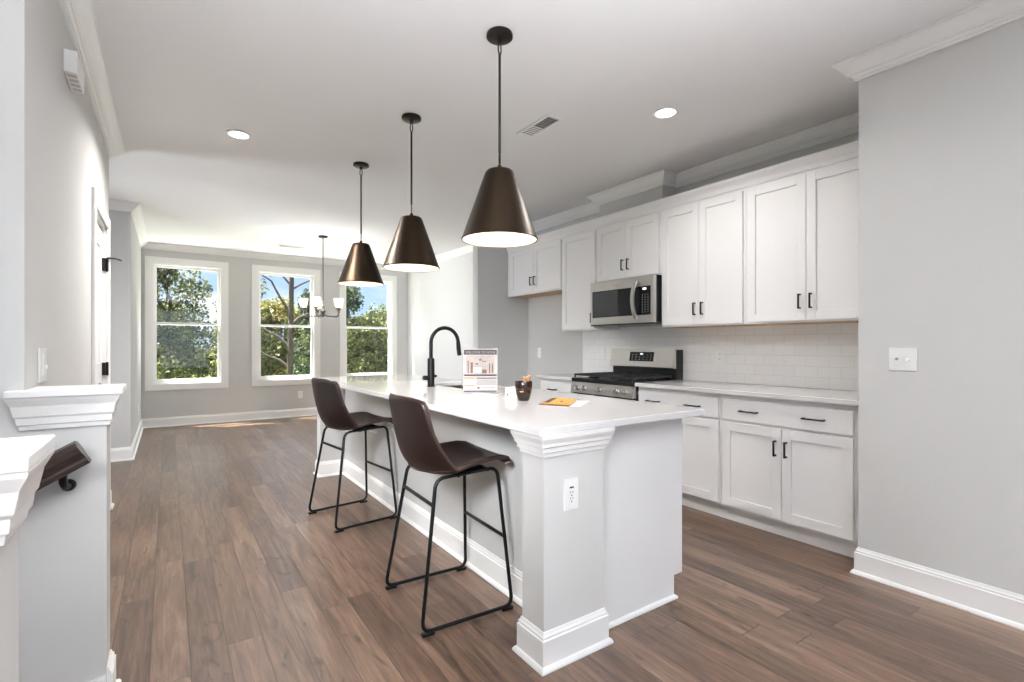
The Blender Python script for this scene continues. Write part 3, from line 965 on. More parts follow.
for (x, y, r) in ((3.26, 2.95, 0.045), (3.26, 3.41, 0.05), (3.50, 2.95, 0.036), (3.50, 3.41, 0.036), (3.38, 3.18, 0.05)):
    MB().lathe([(r, 0.0003), (r, 0.010), (r * 0.8, 0.014), (r * 0.75, 0.022), (r * 0.2, 0.024)], (x, y, 0.918), 20).build('burner', M['iron'], ra, smooth=True)
for (a, b_) in ((RY0 + 0.018, 3.050), (3.056, 3.306), (3.312, RY1 - 0.018)):
    g = MB()
    w = 0.006
    z0, z1 = 0.940, 0.956
    g.box(3.135, 3.147, a, b_, z0, z1); g.box(3.612, 3.624, a, b_, z0, z1)
    g.box(3.147, 3.612, a, a + 2 * w, z0, z1); g.box(3.147, 3.612, b_ - 2 * w, b_, z0, z1)
    for fx_ in (3.225, 3.30, 3.375, 3.45, 3.525):
        g.box(fx_ - w, fx_ + w, a + 2 * w, b_ - 2 * w, z0 + 0.002, z1)
    c = (a + b_) / 2
    g.box(3.147, 3.612, c - w * 0.8, c + w * 0.8, z0, z1 + 0.004)
    for (x, y) in ((3.141, a + 0.01), (3.141, b_ - 0.01), (3.618, a + 0.01), (3.618, b_ - 0.01)):
        g.box(x - w, x + w, y - w, y + w, 0.9185, z0)
    g.build('grate', M['iron'], ra)
bg = MB().box(3.665, 3.755, RY0 + 0.001, RY1 - 0.001, 0.9055, 1.180).build('backguard', M['black_plastic'], ra, bevel=0.003)
pr = [(3.610, 1.022), (3.664, 1.012), (3.664, 1.188), (3.642, 1.188), (3.612, 1.035)]
bf = MB().prism(pr, 'y', RY0 + 0.004, RY1 - 0.012).build('backguard_face', M['steel'], ra)
bf['label'] = 'stainless backguard front'
def on_slope(y0, y1, za, zb, lift=0.002):
    def xx(z): return 3.612 + (z - 1.035) / (1.188 - 1.035) * 0.030
    mb = MB()
    mb.loft([[(xx(za) - lift, y0, za), (xx(za) + 0.001, y0, za), (xx(zb) + 0.001, y0, zb), (xx(zb) - lift, y0, zb)],
             [(xx(za) - lift, y1, za), (xx(za) + 0.001, y1, za), (xx(zb) + 0.001, y1, zb), (xx(zb) - lift, y1, zb)]])
    return mb
dp = on_slope(3.02, 3.305, 1.072, 1.158).build('display_panel', M['gloss_black'], bf)
on_slope(3.148, 3.178, 1.132, 1.146, 0.003).build('clock_display', M['display'], dp)
for i in range(6):
    for j in range(3):
        if 2 <= i <= 3 and j == 2: continue
        y, z = 3.05 + i * 0.044, 1.088 + j * 0.021
        x = 3.612 + (z - 1.035) / 0.153 * 0.030
        MB().box(x - 0.0028, x - 0.0018, y - 0.005, y + 0.005, z - 0.002, z + 0.002).build('button', M['key'], dp)

# ------------------------------------------------------------------ microwave
mw = thing('microwave', 'stainless steel over-the-range microwave under the short wall cabinet', 'microwave', (3.56, 3.185, 1.41))
MB().box(3.392, XK - 0.012, 2.804, 3.566, 1.420, 1.818).build('body', M['black_plastic'], mw)
XM = 3.352
fr = MB()
fr.box(XM, 3.3915, 2.795, 3.552, 1.726, 1.816); fr.box(XM, 3.3915, 2.795, 3.552, 1.414, 1.480)
fr.box(XM, 3.3915, 3.528, 3.552, 1.480, 1.726); fr.box(XM, 3.3915, 2.795, 2.824, 1.480, 1.726); pass
fr.build('front_frame', M['steel'], mw, bevel=0.002)
mg = MB().box(XM + 0.003, 3.3915, 2.945, 3.527, 1.4805, 1.7255).build('door_glass', M['gloss_black'], mw)
MB().box(XM + 0.0015, XM + 0.0028, 3.20, 3.524, 1.486, 1.720).build('mesh_window', M['grey_glass'], mg)['label'] = 'greyer see-through mesh area'
mc = MB().box(XM + 0.003, 3.3915, 2.8245, 2.9440, 1.4805, 1.7255).build('control_panel', M['gloss_black'], mw)
MB().box(XM + 0.0018, XM + 0.0028, 2.872, 2.912, 1.695, 1.712).build('clock_display', M['display'], mc)
for i in range(3):
    for j in range(8):
        y, z = 2.854 + i * 0.031, 1.505 + j * 0.021
        MB().box(XM + 0.002, XM + 0.0028, y - 0.004, y + 0.004, z - 0.0028, z + 0.0028).build('button', M['key'], mc)
hh = []
for k in range(13):
    t_ = k / 12
    hh.append((XM - 0.012 - 0.046 * math.sin(math.pi * t_) ** 0.8, 2.975, 1.448 + 0.330 * t_))
hb = MB()
rings = []
for (x, y, z) in hh:
    rings.append([(x - 0.008, y - 0.017, z), (x + 0.006, y - 0.019, z), (x + 0.006, y + 0.019, z), (x - 0.008, y + 0.017, z)])
hb.loft(rings)
for z in (1.456, 1.770):
    hb.box(XM - 0.012, XM - 0.0002, 2.965, 2.985, z - 0.010, z + 0.010)
hb.build('handle', M['steel'], mw, smooth=True)
MB().box(XM + 0.002, XM + 0.03, 2.80, 3.55, 1.403, 1.4135).build('vent_lip', M['black_plastic'], mw)
MB().lathe([(0.011, 0.0), (0.011, 0.001)], (0, 0, 0), 20)
lg = MB()
lg.tube([(XM - 0.0012, 3.225, 1.760), (XM - 0.0002, 3.225, 1.760)], 0.008, 18)
lg.box(XM - 0.001, XM - 0.0002, 3.175, 3.21, 1.757, 1.763)
lg.build('badge', M['chrome'], mw)

# ------------------------------------------------------------------ pendant lamps
def pendant(y, label):
    x = 1.326
    t = thing('pendant_lamp', label, 'pendant light', (x, y, CH), 0, 'bronze cone pendants over the island')
    MB().lathe([(0.062, -0.0005), (0.064, -0.006), (0.064, -0.018), (0.055, -0.024), (0.014, -0.026), (0.012, -0.040), (0.004, -0.044)], (x, y, CH), 32).build('canopy', M['dark_bronze'], t, smooth=True)
    zt = 2.058            # top of the shade
    def link(zc, h, w, rot):
        p = []
        for k in range(16):
            a = 2 * math.pi * k / 16
            u = w * math.cos(a); v = h * math.sin(a)
            p.append((x + u * math.cos(rot), y + u * math.sin(rot), zc + v))
        return MB().tube(p, 0.0036, 6, True)
    link(CH - 0.070, 0.030, 0.011, 0.3).build('chain_link', M['dark_bronze'], t, smooth=True)
    rd = MB()
    rd.tube([(x, y, CH - 0.098), (x, y, zt + 0.092)], 0.0065, 12)
    rd.build('rod', M['dark_bronze'], t, smooth=True)
    link(zt + 0.064, 0.034, 0.012, 1.2).build('chain_link', M['dark_bronze'], t, smooth=True)
    # cone shade: outside, rolled rim, top plate
    n = 48
    sh = MB()
    sh.lathe([(0.004, 0.034), (0.010, 0.032), (0.012, 0.010), (0.062, 0.006), (0.068, 0.0), (0.075, -0.016), (0.180, -0.314), (0.186, -0.324), (0.184, -0.330),
              (0.179, -0.328)], (x, y, zt), n, cap=False)
    so = sh.build('shade', M['bronze'], t, smooth=True)
    inn = MB()
    inn.lathe([(0.179, -0.328), (0.176, -0.315), (0.071, -0.017), (0.060, -0.004), (0.003, -0.002)], (x, y, zt), n, cap=False)
    inn.build('lining', M['shade_white'], so, smooth=True)['label'] = 'white inside of the shade'
    MB().lathe([(0.018, -0.005), (0.018, -0.060), (0.010, -0.062)], (x, y, zt), 16).build('lamp_socket', M['dark_bronze'], t, smooth=True)
    MB().lathe([(0.012, -0.063), (0.014, -0.080), (0.030, -0.115), (0.033, -0.135), (0.026, -0.158), (0.008, -0.170)], (x, y, zt), 20).build('bulb', M['bulb'], t, smooth=True)
    lamp('pendant_light', 'POINT', (x, y, zt - 0.215), (0, 0, 0), 1.7, (1.0, 0.86, 0.70), shadow_soft_size=0.03)
pendant(2.040, 'nearest and largest-looking bronze cone pendant over the island')
pendant(3.110, 'middle bronze cone pendant of the three over the island')
pendant(4.160, 'farthest bronze cone pendant, beside the chandelier and right window')

# ------------------------------------------------------------------ chandelier over the dining area
cx, cy = 1.766, 7.2
ch = thing('chandelier', 'small five-arm chandelier with clear glass shades near the windows', 'chandelier', (cx, cy, CH))
MB().lathe([(0.062, -0.0005), (0.064, -0.010), (0.055, -0.022), (0.010, -0.026)], (cx, cy, CH), 28).build('canopy', M['dark_bronze'], ch, smooth=True)
MB().cyl((cx, cy, CH - 0.024), (cx, cy, 1.70), 0.007, 10).build('rod', M['chrome_bronze'], ch, smooth=True)
MB().lathe([(0.006, 0.12), (0.018, 0.11), (0.020, 0.06), (0.034, 0.045), (0.038, 0.03), (0.020, 0.0), (0.022, -0.03), (0.010, -0.045), (0.004, -0.05)], (cx, cy, 1.655), 20).build('hub', M['chrome_bronze'], ch, smooth=True)
for k in range(5):
    a = 2 * math.pi * k / 5 + 0.35
    c_, s_ = math.cos(a), math.sin(a)
    def pt(r, z): return (cx + r * c_, cy + r * s_, z)
    ar = MB().tube(fillet([pt(0.015, 1.66), pt(0.05, 1.622), pt(0.225, 1.615), pt(0.25, 1.64), pt(0.25, 1.692)], 0.03, 4), 0.0065, 8).build('arm', M['chrome_bronze'], ch, smooth=True)
    MB().lathe([(0.008, 0.0), (0.014, 0.004), (0.020, 0.035), (0.042, 0.046), (0.044, 0.054), (0.004, 0.055)], (cx + 0.25 * c_, cy + 0.25 * s_, 1.680), 18).build('lamp_cup', M['chrome_bronze'], ar, smooth=True)
    MB().lathe([(0.036, 0.0), (0.047, 0.02), (0.054, 0.07), (0.066, 0.125), (0.063, 0.124), (0.051, 0.07), (0.044, 0.021), (0.034, 0.003)], (cx + 0.25 * c_, cy + 0.25 * s_, 1.7355), 22, cap=False).build('glass_shade', M['shade_glass'], ar, smooth=True)
    MB().lathe([(0.010, 0.0), (0.012, 0.02), (0.022, 0.045), (0.022, 0.062), (0.012, 0.08), (0.003, 0.086)], (cx + 0.25 * c_, cy + 0.25 * s_, 1.7355), 14).build('bulb', M['bulb'], ar, smooth=True)
lamp('chandelier_light', 'POINT', (cx, cy, 1.93), (0, 0, 0), 34.0, (1.0, 0.97, 0.93), shadow_soft_size=0.012)

# ------------------------------------------------------------------ recessed lights, vents, chime
def downlight(x, y, label, power=14):
    t = thing('recessed_light', label, 'ceiling light', (x, y, CH), 0, 'recessed ceiling lights')
    MB().lathe([(0.083, -0.0005), (0.083, -0.006), (0.064, -0.010), (0.062, -0.004), (0.062, -0.0005)], (x, y, CH), 32, cap=False).build('trim_ring', M['trim'], t, smooth=True)
    MB().lathe([(0.0615, -0.001), (0.0615, -0.005), (0.03, -0.007), (0.004, -0.007)], (x, y, CH), 28).build('lens', M['downlight'], t, smooth=True)
    lamp('ceiling_disk_lamp', 'AREA', (x, y, CH - 0.012), (0, 0, 0), power, (1.0, 0.97, 0.94), shape='DISK', size=0.11, spread=math.radians(150))
downlight(2.655, 2.115, 'round recessed ceiling light in front of the wall cabinets', 9)
downlight(0.415, 4.060, 'round recessed ceiling light over the open floor left of the pendants', 30)
lamp('ceiling_disk_lamp', 'AREA', (0.40, 1.15, CH - 0.012), (0, 0, 0), 5, (1.0, 0.97, 0.94), shape='DISK', size=0.11)  # added lamp above the frame without a fixture, lifts knee wall and near floor

def register(name, label, cx_, cy_, lx, ly, open_far):
    t = thing(name, label, 'ceiling vent', (cx_, cy_, CH))
    z0, z1 = CH - 0.007, CH - 0.0005
    f = MB()
    b_ = 0.022
    f.box(cx_ - lx / 2, cx_ + lx / 2, cy_ - ly / 2, cy_ - ly / 2 + b_, z0, z1); f.box(cx_ - lx / 2, cx_ + lx / 2, cy_ + ly / 2 - b_, cy_ + ly / 2, z0, z1)
    f.box(cx_ - lx / 2, cx_ - lx / 2 + b_, cy_ - ly / 2 + b_, cy_ + ly / 2 - b_, z0, z1); f.box(cx_ + lx / 2 - b_, cx_ + lx / 2, cy_ - ly / 2 + b_, cy_ + ly / 2 - b_, z0, z1)
    f.build('frame', M['trim'], t, bevel=0.0015)
    bk = MB().box(cx_ - lx / 2 + b_, cx_ + lx / 2 - b_, cy_ - ly / 2 + b_, cy_ + ly / 2 - b_, CH - 0.0018, CH - 0.0008).build('duct_opening', M['grille_dark'], t)
    lv = MB()
    n = 12
    for k in range(n):
        y = cy_ - ly / 2 + b_ + (ly - 2 * b_) * (k + 0.5) / n
        s = -1 if k < n / 2 else 1
        lv.loft([[(xx, y - 0.0007, CH - 0.0022), (xx, y + 0.0007, CH - 0.0022), (xx, y + 0.0007 + s * 0.007, CH - 0.0065), (xx, y - 0.0007 + s * 0.007, CH - 0.0065)]
                 for xx in (cx_ - lx / 2 + b_, cx_ + lx / 2 - b_)])
    lv.build('louvers', M['trim'], t)
register('ceiling_vent', 'white ceiling vent between the near pendant and the recessed light', 2.110, 2.745, 0.135, 0.36, True)
register('ceiling_vent', 'small white ceiling vent near the windows beside the chandelier', 1.55, 8.25, 0.36, 0.16, True)

cb = thing('doorbell_chime', 'white doorbell chime box high on the left wall', 'doorbell chime', (XL, 2.98, 2.46))
MB().box(XL + 0.0005, XL + 0.045, 2.80, 3.18, 2.395, 2.62).build('case', M['plastic'], cb, bevel=0.004) if False else None
cbx = MB().box(XL + 0.0005, XL + 0.047, 2.843, 3.058, 2.39, 2.488).build('case', M['plastic'], cb, bevel=0.004)
g = MB()
for k in range(4):
    y = 2.862 + k * 0.048
    g.box(XL + 0.010, XL + 0.042, y, y + 0.030, 2.3885, 2.3895)
g.build('grille', M['plastic_dim'], cbx)

# ------------------------------------------------------------------ handrail on the half wall
hr = thing('handrail', 'dark stained wood handrail descending along the half wall', 'handrail', (-0.21, 2.075, 0.86))
sl = 0.56
pts = [(-0.222, 0.884), (-1.9, 0.884 - sl * 1.678)]
prof = [(-0.020, -0.034), (0.020, -0.034), (0.022, -0.022), (0.018, -0.016), (0.020, -0.008), (0.028, 0.004), (0.028, 0.018), (0.018, 0.031), (0.0, 0.036),
        (-0.018, 0.031), (-0.028, 0.018), (-0.028, 0.004), (-0.020, -0.008), (-0.018, -0.016), (-0.022, -0.022)]
rg = []
nx, nz = -sl / math.hypot(1, sl), 1 / math.hypot(1, sl)
for (x, z) in pts:
    rg.append([(x + nx * b_ * 1.15, 2.075 + a * 1.1, z + nz * b_ * 1.15) for a, b_ in prof])
MB().loft(rg).build('rail', M['dark_wood'], hr)
bk = MB()
bx, bz = -0.264, 0.812
bk.tube([(bx - 0.006, 2.075, bz + 0.005), (bx - 0.006, 2.078, bz - 0.022), (bx - 0.004, 2.100, bz - 0.040), (bx - 0.002, YA - 0.012, bz - 0.045)], [0.012, 0.011, 0.010, 0.010], 10)
bk.tube([(bx - 0.002, YA - 0.013, bz - 0.045), (bx - 0.002, YA - 0.0005, bz - 0.045)], [0.015, 0.020], 18)
bk.build('bracket', M['black'], hr, smooth=True)['label'] = 'black wall bracket'

# ------------------------------------------------------------------ bar stools
def make_stool():
    t = thing('bar_stool', 'nearer brown leather bucket bar stool at the island', 'bar stool', (0, 0, 0), 0, 'brown leather bar stools')
    prof = [(0.232, 0.664), (0.231, 0.676), (0.214, 0.686), (0.160, 0.683), (0.090, 0.668), (0.020, 0.652), (-0.050, 0.640), (-0.108, 0.638), (-0.158, 0.654),
            (-0.194, 0.697), (-0.214, 0.760), (-0.228, 0.830), (-0.239, 0.895), (-0.250, 0.952), (-0.257, 0.992)]
    wid = [0.200, 0.212, 0.217, 0.224, 0.229, 0.232, 0.234, 0.235, 0.235, 0.233, 0.230, 0.225, 0.219, 0.211, 0.198]
    nu = 14
    nv = len(prof)
    def P(iu, iv):
        u = -1 + 2 * iu / nu
        x, z = prof[iv]
        w = wid[iv]
        tb = min(1, max(0, (iv - 5) / 4))                    # 0 on the seat, 1 on the back
        e = abs(u) ** 2.2
        z2 = z + 0.052 * e * (1 - tb) * min(1, max(0, iv - 1) / 5) - (0.018 * abs(u) ** 4 if iv == nv - 1 else 0)
        x2 = x + (0.062 * e) * tb + 0.02 * abs(u) ** 4 * (1 if iv == 0 else 0) * -1
        hump = 0.058 * e * math.exp(-((iv - 8.5) / 1.8) ** 2)
        return Vector((x2 + hump * 0.8, u * w, z2 + hump * 0.25))
    mb = MB()
    G = [[mb.bm.verts.new(P(i, j)) for j in range(nv)] for i in range(nu + 1)]
    for i in range(nu):
        for j in range(nv - 1):
            mb.bm.faces.new((G[i][j], G[i + 1][j], G[i + 1][j + 1], G[i][j + 1]))
    edge = [P(0, j) for j in range(nv)] + [P(i, nv - 1) for i in range(1, nu)] + [P(nu, j) for j in range(nv - 1, -1, -1)] + [P(i, 0) for i in range(nu - 1, 0, -1)]
    seam = [P(i, 8) for i in range(nu + 1)]
    so = mb.build('seat_shell', M['leather'], t, smooth=True)
    for p in so.data.polygons: p.use_smooth = True
    m1 = so.modifiers.new('thick', 'SOLIDIFY'); m1.thickness = 0.024; m1.offset = 0
    m2 = so.modifiers.new('round', 'SUBSURF'); m2.levels = 1; m2.render_levels = 2
    MB().tube(edge, 0.0058, 8, True).build('piping', M['leather_seam'], so, smooth=True)
    MB().tube([p + Vector((-0.0128, 0, -0.004)) for p in seam], 0.0028, 6).build('back_seam', M['leather_seam'], so, smooth=True)
    MB().box(-0.02, 0.14, -0.12, 0.12, 0.626, 0.634).build('mounting_plate', M['black'], t)
    for s in (-1, 1):
        loop = [(-0.222, s * 0.240, 0.016), (0.222, s * 0.240, 0.016), (0.180, s * 0.172, 0.645), (-0.130, s * 0.172, 0.632)]
        MB().tube(fillet(loop, 0.045, 6, True), 0.0085, 12, True).build('sled_frame', M['black'], t, smooth=True)
        for x in (-0.195, 0.195):
            MB().box(x - 0.028, x + 0.028, s * 0.240 - 0.012, s * 0.240 + 0.012, 0.0, 0.013).build('rubber_foot', M['black'], t, bevel=0.003)
    def on_leg(front, z):
        f = (z - 0.016) / 0.62
        x = (0.222 + (0.180 - 0.222) * f) if front else (-0.222 + (-0.130 + 0.222) * f)
        return x, 0.240 + (0.172 - 0.240) * f
    for front, z in ((True, 0.325), (False, 0.520)):
        x, y = on_leg(front, z)
        MB().cyl((x, -y, z), (x, y, z), 0.0085, 12).build('footrest', M['black'], t, smooth=True)
    MB().cyl((-0.02, -0.174, 0.632), (-0.02, 0.174, 0.632), 0.0085, 12).build('cross_bar', M['black'], t, smooth=True)
    MB().cyl((0.13, -0.174, 0.640), (0.13, 0.174, 0.640), 0.0085, 12).build('cross_bar', M['black'], t, smooth=True)
    return t
stool = make_stool()
stool2 = copy_tree(stool, None, 'farther brown leather bucket bar stool, left of the nearer one')
stool.location = (1.106, 2.170, 0)
stool.rotation_euler = (0, 0, math.radians(-2.5))
stool2.location = (1.085, 3.600, 0)
stool2.rotation_euler = (0, 0, math.radians(7))

# ------------------------------------------------------------------ things on the island
CT = 0.9155
px_, py_ = 1.634, 2.738
yaw = math.radians(-31.5)
sg = thing('sign_holder', 'clear acrylic sign holder with a printed sheet on the island', 'sign', (px_, py_, CT), yaw)
SM = Matrix.Translation((px_, py_, CT)) @ Matrix.Rotation(yaw, 4, 'Z')
def sbox(x0, x1, y0, y1, z0, z1):
    mb = MB().box(x0, x1, y0, y1, z0, z1)
    mb.bm.transform(SM)
    return mb
ac = MB()
ac.box(-0.112, 0.112, -0.004, -0.0025, 0.004, 0.286); ac.box(-0.112, 0.112, 0.0025, 0.004, 0.004, 0.286)
ac.box(-0.112, 0.112, -0.004, 0.075, 0.0005, 0.0035)
ac.bm.transform(SM)
ac.build('acrylic_stand', M['acrylic'], sg)
sh = sbox(-0.108, 0.108, -0.0012, 0.0012, 0.0045, 0.2835).build('printed_sheet', M['print_white'], sg)
def ink(nm, mat, x0, x1, z0, z1, lift=0.0004):
    return sbox(x0, x1, -0.0012 - lift, -0.0011, z0, z1).build(nm, mat, sh)
ink('header_band', M['print_dark'], -0.104, 0.104, 0.244, 0.276)
ph = ink('picture', M['print_photo'], -0.090, 0.090, 0.122, 0.240)
for (a, b_, c_, d_, mt) in ((-0.080, -0.074, 0.128, 0.205, 'print_brown'), (-0.062, -0.048, 0.128, 0.196, 'print_brown'), (0.024, 0.034, 0.198, 0.204, 'print_dark'), (-0.006, 0.004, 0.206, 0.218, 'print_dark'),
                       (0.012, 0.020, 0.200, 0.207, 'print_dark'), (-0.030, -0.014, 0.182, 0.190, 'print_dark'), (0.010, 0.040, 0.126, 0.150, 'print_brown'), (-0.044, 0.008, 0.130, 0.165, 'print_white'),
                       (0.055, 0.062, 0.128, 0.190, 'print_brown'), (0.072, 0.080, 0.128, 0.186, 'print_brown'), (-0.03, 0.05, 0.165, 0.180, 'print_grey')):
    sbox(a, b_, -0.0022, -0.0015, c_, d_).build('picture_detail', M[mt], ph)
ink('band', M['print_dark'], -0.104, 0.104, 0.108, 0.120)
ink('band', M['print_gold'], -0.104, -0.034, 0.092, 0.101)
ink('band', M['print_dark'], -0.026, 0.104, 0.092, 0.099)
ink('band', M['print_gold'], -0.104, -0.036, 0.044, 0.051)
ink('band', M['print_dark'], -0.104, 0.104, 0.008, 0.017)
ink('text_block', M['print_grey'], -0.026, 0.104, 0.050, 0.088)
ink('text_block', M['print_grey'], 0.006, 0.094, 0.030, 0.038)
lgm = MB().lathe([(0.008, 0), (0.008, 0.0006)], (0, 0, 0), 16)
lgm.bm.transform(SM @ Matrix.Translation((-0.012, -0.0012, 0.034)) @ Matrix.Rotation(math.pi / 2, 4, 'X'))
lgm.build('round_emblem', M['print_brown'], sh)
TM = SM @ Matrix.Translation((0, -0.0022, 0.258)) @ Matrix.Rotation(math.pi / 2, 4, 'X')
text_mesh('header_text', 'WELCOME TO HOME', 0.0195, M['print_grey'], sh, TM)

mug = thing('mug', 'dark brown ceramic mug with snacks on the island', 'mug', (1.617, 2.245, CT))
MB().lathe([(0.029, 0.0), (0.031, 0.004), (0.040, 0.030), (0.047, 0.065), (0.0485, 0.104), (0.047, 0.106), (0.0445, 0.103), (0.043, 0.066), (0.036, 0.030), (0.027, 0.007), (0.003, 0.006)],
           (1.617, 2.245, CT), 36).build('cup', M['mug'], mug, smooth=True)
hd = [(1.617 + 0.034, 2.245 + 0.034, CT + 0.085), (1.617 + 0.053, 2.245 + 0.053, CT + 0.084), (1.617 + 0.060, 2.245 + 0.060, CT + 0.058), (1.617 + 0.048, 2.245 + 0.048, CT + 0.035), (1.617 + 0.028, 2.245 + 0.028, CT + 0.034)]
MB().tube(fillet(hd, 0.02, 4), 0.0055, 8).build('handle', M['mug'], mug, smooth=True)
el = MB()
dM = Matrix.Translation((1.617, 2.245, CT)) @ Matrix.Rotation(math.radians(-48), 4, 'Z')
el.box(-0.046, -0.026, -0.0405, -0.0385, 0.050, 0.056)
el.bm.transform(Matrix.Translation((1.617, 2.245, CT)) @ Matrix.Rotation(math.radians(-20), 4, 'Z') @ Matrix.Translation((0.012, -0.006, 0)))
el.build('logo', M['print_gold'], mug)
random.seed(5)
def snack(x, y, z, r, label, ax):
    mb = MB()
    rings = []
    for k in range(7):
        t_ = k / 6
        w = r * (0.30 + 0.70 * math.sin(math.pi * min(max(t_, 0.12), 0.88)))
        tw = 0.5 * t_
        rings.append([(w * math.cos(a + tw) * (1.0 if j % 2 else 0.86), w * math.sin(a + tw) * 0.55, (t_ - 0.5) * r * 3.2) for j, a in enumerate([2 * math.pi * q / 10 for q in range(10)])])
    mb.loft(rings)
    mb.bm.transform(Matrix.Translation((x, y, z)) @ Matrix.Rotation(ax, 4, 'Y') @ Matrix.Rotation(0.4, 4, 'X'))
    return tag(mb.build('wrapped_candy', M['wrapper'], smooth=True), label, 'candy', 'candies in the mug')
snack(1.632, 2.235, CT + 0.112, 0.019, 'gold wrapped candy leaning upright in the brown mug, right side', 0.5)
snack(1.640, 2.262, CT + 0.108, 0.017, 'brown wrapped candy tucked behind the other in the mug', -0.6)

bxM = Matrix.Translation((1.650, 2.420, CT)) @ Matrix.Rotation(math.radians(-20), 4, 'Z')
bx = thing('gift_box', 'small white paper box beside the brown mug', 'box', (1.650, 2.420, CT), math.radians(-20))
mb = MB().loft([[(-0.042, -0.024, 0.0), (0.042, -0.024, 0), (0.042, 0.024, 0), (-0.042, 0.024, 0)], [(-0.040, -0.020, 0.052), (0.040, -0.020, 0.052), (0.040, 0.020, 0.052), (-0.040, 0.020, 0.052)],
                [(-0.038, -0.004, 0.075), (0.030, -0.004, 0.080), (0.030, 0.004, 0.080), (-0.038, 0.004, 0.075)]])
mb.bm.transform(bxM @ Matrix.Scale(0.78, 4))
bo = mb.build('carton', M['paper'], bx)
mb = MB().box(-0.034, -0.024, -0.0246, -0.0235, 0.014, 0.032); mb.bm.transform(bxM @ Matrix.Scale(0.78, 4)); mb.build('emblem', M['print_brown'], bx)

def flat(name, label, cat, quad, z, mat, th):
    mb = MB()
    mb.loft([[(x, y, z) for x, y in quad], [(x, y, z + th) for x, y in quad]])
    o = mb.build(name, mat)
    return tag(o, label, cat)
bkq = [(1.526, 1.998), (1.601, 1.854), (1.864, 2.083), (1.822, 2.240)]
flat('paper_sheet', 'white sheet of paper lying under the yellow booklet', 'paper', [(1.625, 1.890), (1.680, 1.855), (1.895, 2.010), (1.845, 2.110)], CT, M['paper'], 0.0008)
bk = thing('booklet', 'yellow booklet with brown band lying on the island', 'booklet', (1.70, 2.04, CT + 0.001))
def onbook(s0, s1, t0, t1, z, th, nm, mat, par, curl=0):
    a, b_, c_, d_ = [Vector(q) for q in bkq]
    def q(s, t): return (a * (1 - s) + b_ * s) * (1 - t) + (d_ * (1 - s) + c_ * s) * t
    mb = MB()
    lo, hi = [], []
    for (s, t) in ((s0, t0), (s1, t0), (s1, t1), (s0, t1)):
        p = q(s, t)
        dz = curl * (s * t)
        lo.append((p.x, p.y, z + dz)); hi.append((p.x, p.y, z + th + dz))
    mb.loft([lo, hi])
    return mb.build(nm, mat, par)
pg = onbook(0.0, 1.0, 0.0, 1.0, CT + 0.0014, 0.003, 'pages', M['paper'], bk)
cv = onbook(0.0, 1.0, 0.0, 1.0, CT + 0.0048, 0.0012, 'cover', M['yellow_paper'], bk)
onbook(0.0, 1.0, 0.0, 0.16, CT + 0.0062, 0.0005, 'band', M['brown_paper'], bk)
onbook(0.02, 0.22, 0.30, 0.90, CT + 0.0062, 0.0005, 'band', M['brown_paper'], bk)
onbook(0.52, 0.62, 0.50, 0.62, CT + 0.0062, 0.0005, 'emblem', M['print_brown'], bk)
flat('paper_sheet', 'white flyer lying flat on the island in front of the sign', 'paper', [(1.48, 2.66), (1.60, 2.52), (1.72, 2.62), (1.60, 2.76)], CT, M['paper'], 0.0008)

# ------------------------------------------------------------------ outdoors
GZ = -0.6
MB().box(-40, 60, YB + T + 0.001, 120, GZ - 0.2, GZ).build('ground', M['grass'], kind='structure')
MB().box(-6, 12, YB + T + 0.002, 11.4, GZ, GZ + 0.05).build('ground_bounce', M['bounce_slab'], kind='structure')  # unseen pale slab, added to bounce sunlight in through the windows
MB().box(-40, 60, 44, 52, GZ, GZ + 0.02).build('ground_street', M['asphalt'], kind='structure')

rng = np.random.default_rng(11)
def leaves(centers, radii, n, size, squash=1.0):
    """n leaf quads spread through ellipsoidal clumps"""
    centers = np.array(centers); radii = np.array(radii)
    w = radii ** 1.6
    idx = rng.choice(len(centers), n, p=w / w.sum())
    v = rng.normal(size=(n, 3)); v /= np.linalg.norm(v, axis=1)[:, None]
    r = rng.random(n) ** 0.36
    c = centers[idx] + v * (r * radii[idx])[:, None] * np.array([1, 1, squash])
    a = rng.normal(size=(n, 3)); a /= np.linalg.norm(a, axis=1)[:, None]
    b = np.cross(a, rng.normal(size=(n, 3))); b /= np.linalg.norm(b, axis=1)[:, None]
    s = size * (0.6 + 0.8 * rng.random(n))[:, None]
    q = np.stack([c - a * s, c - b * s * 0.55, c + a * s, c + b * s * 0.55], 1).reshape(-1, 3)
    f = np.arange(4 * n).reshape(n, 4)
    return q, f

def leaf_obj(name, mat, parent, q, f):
    me = bpy.data.meshes.new(name)
    loc = np.array(parent.location)
    me.from_pydata((q - loc).tolist(), [], f.tolist())
    me.materials.append(mat)
    o = bpy.data.objects.new(name, me)
    COL.objects.link(o)
    o.parent = parent
    return o

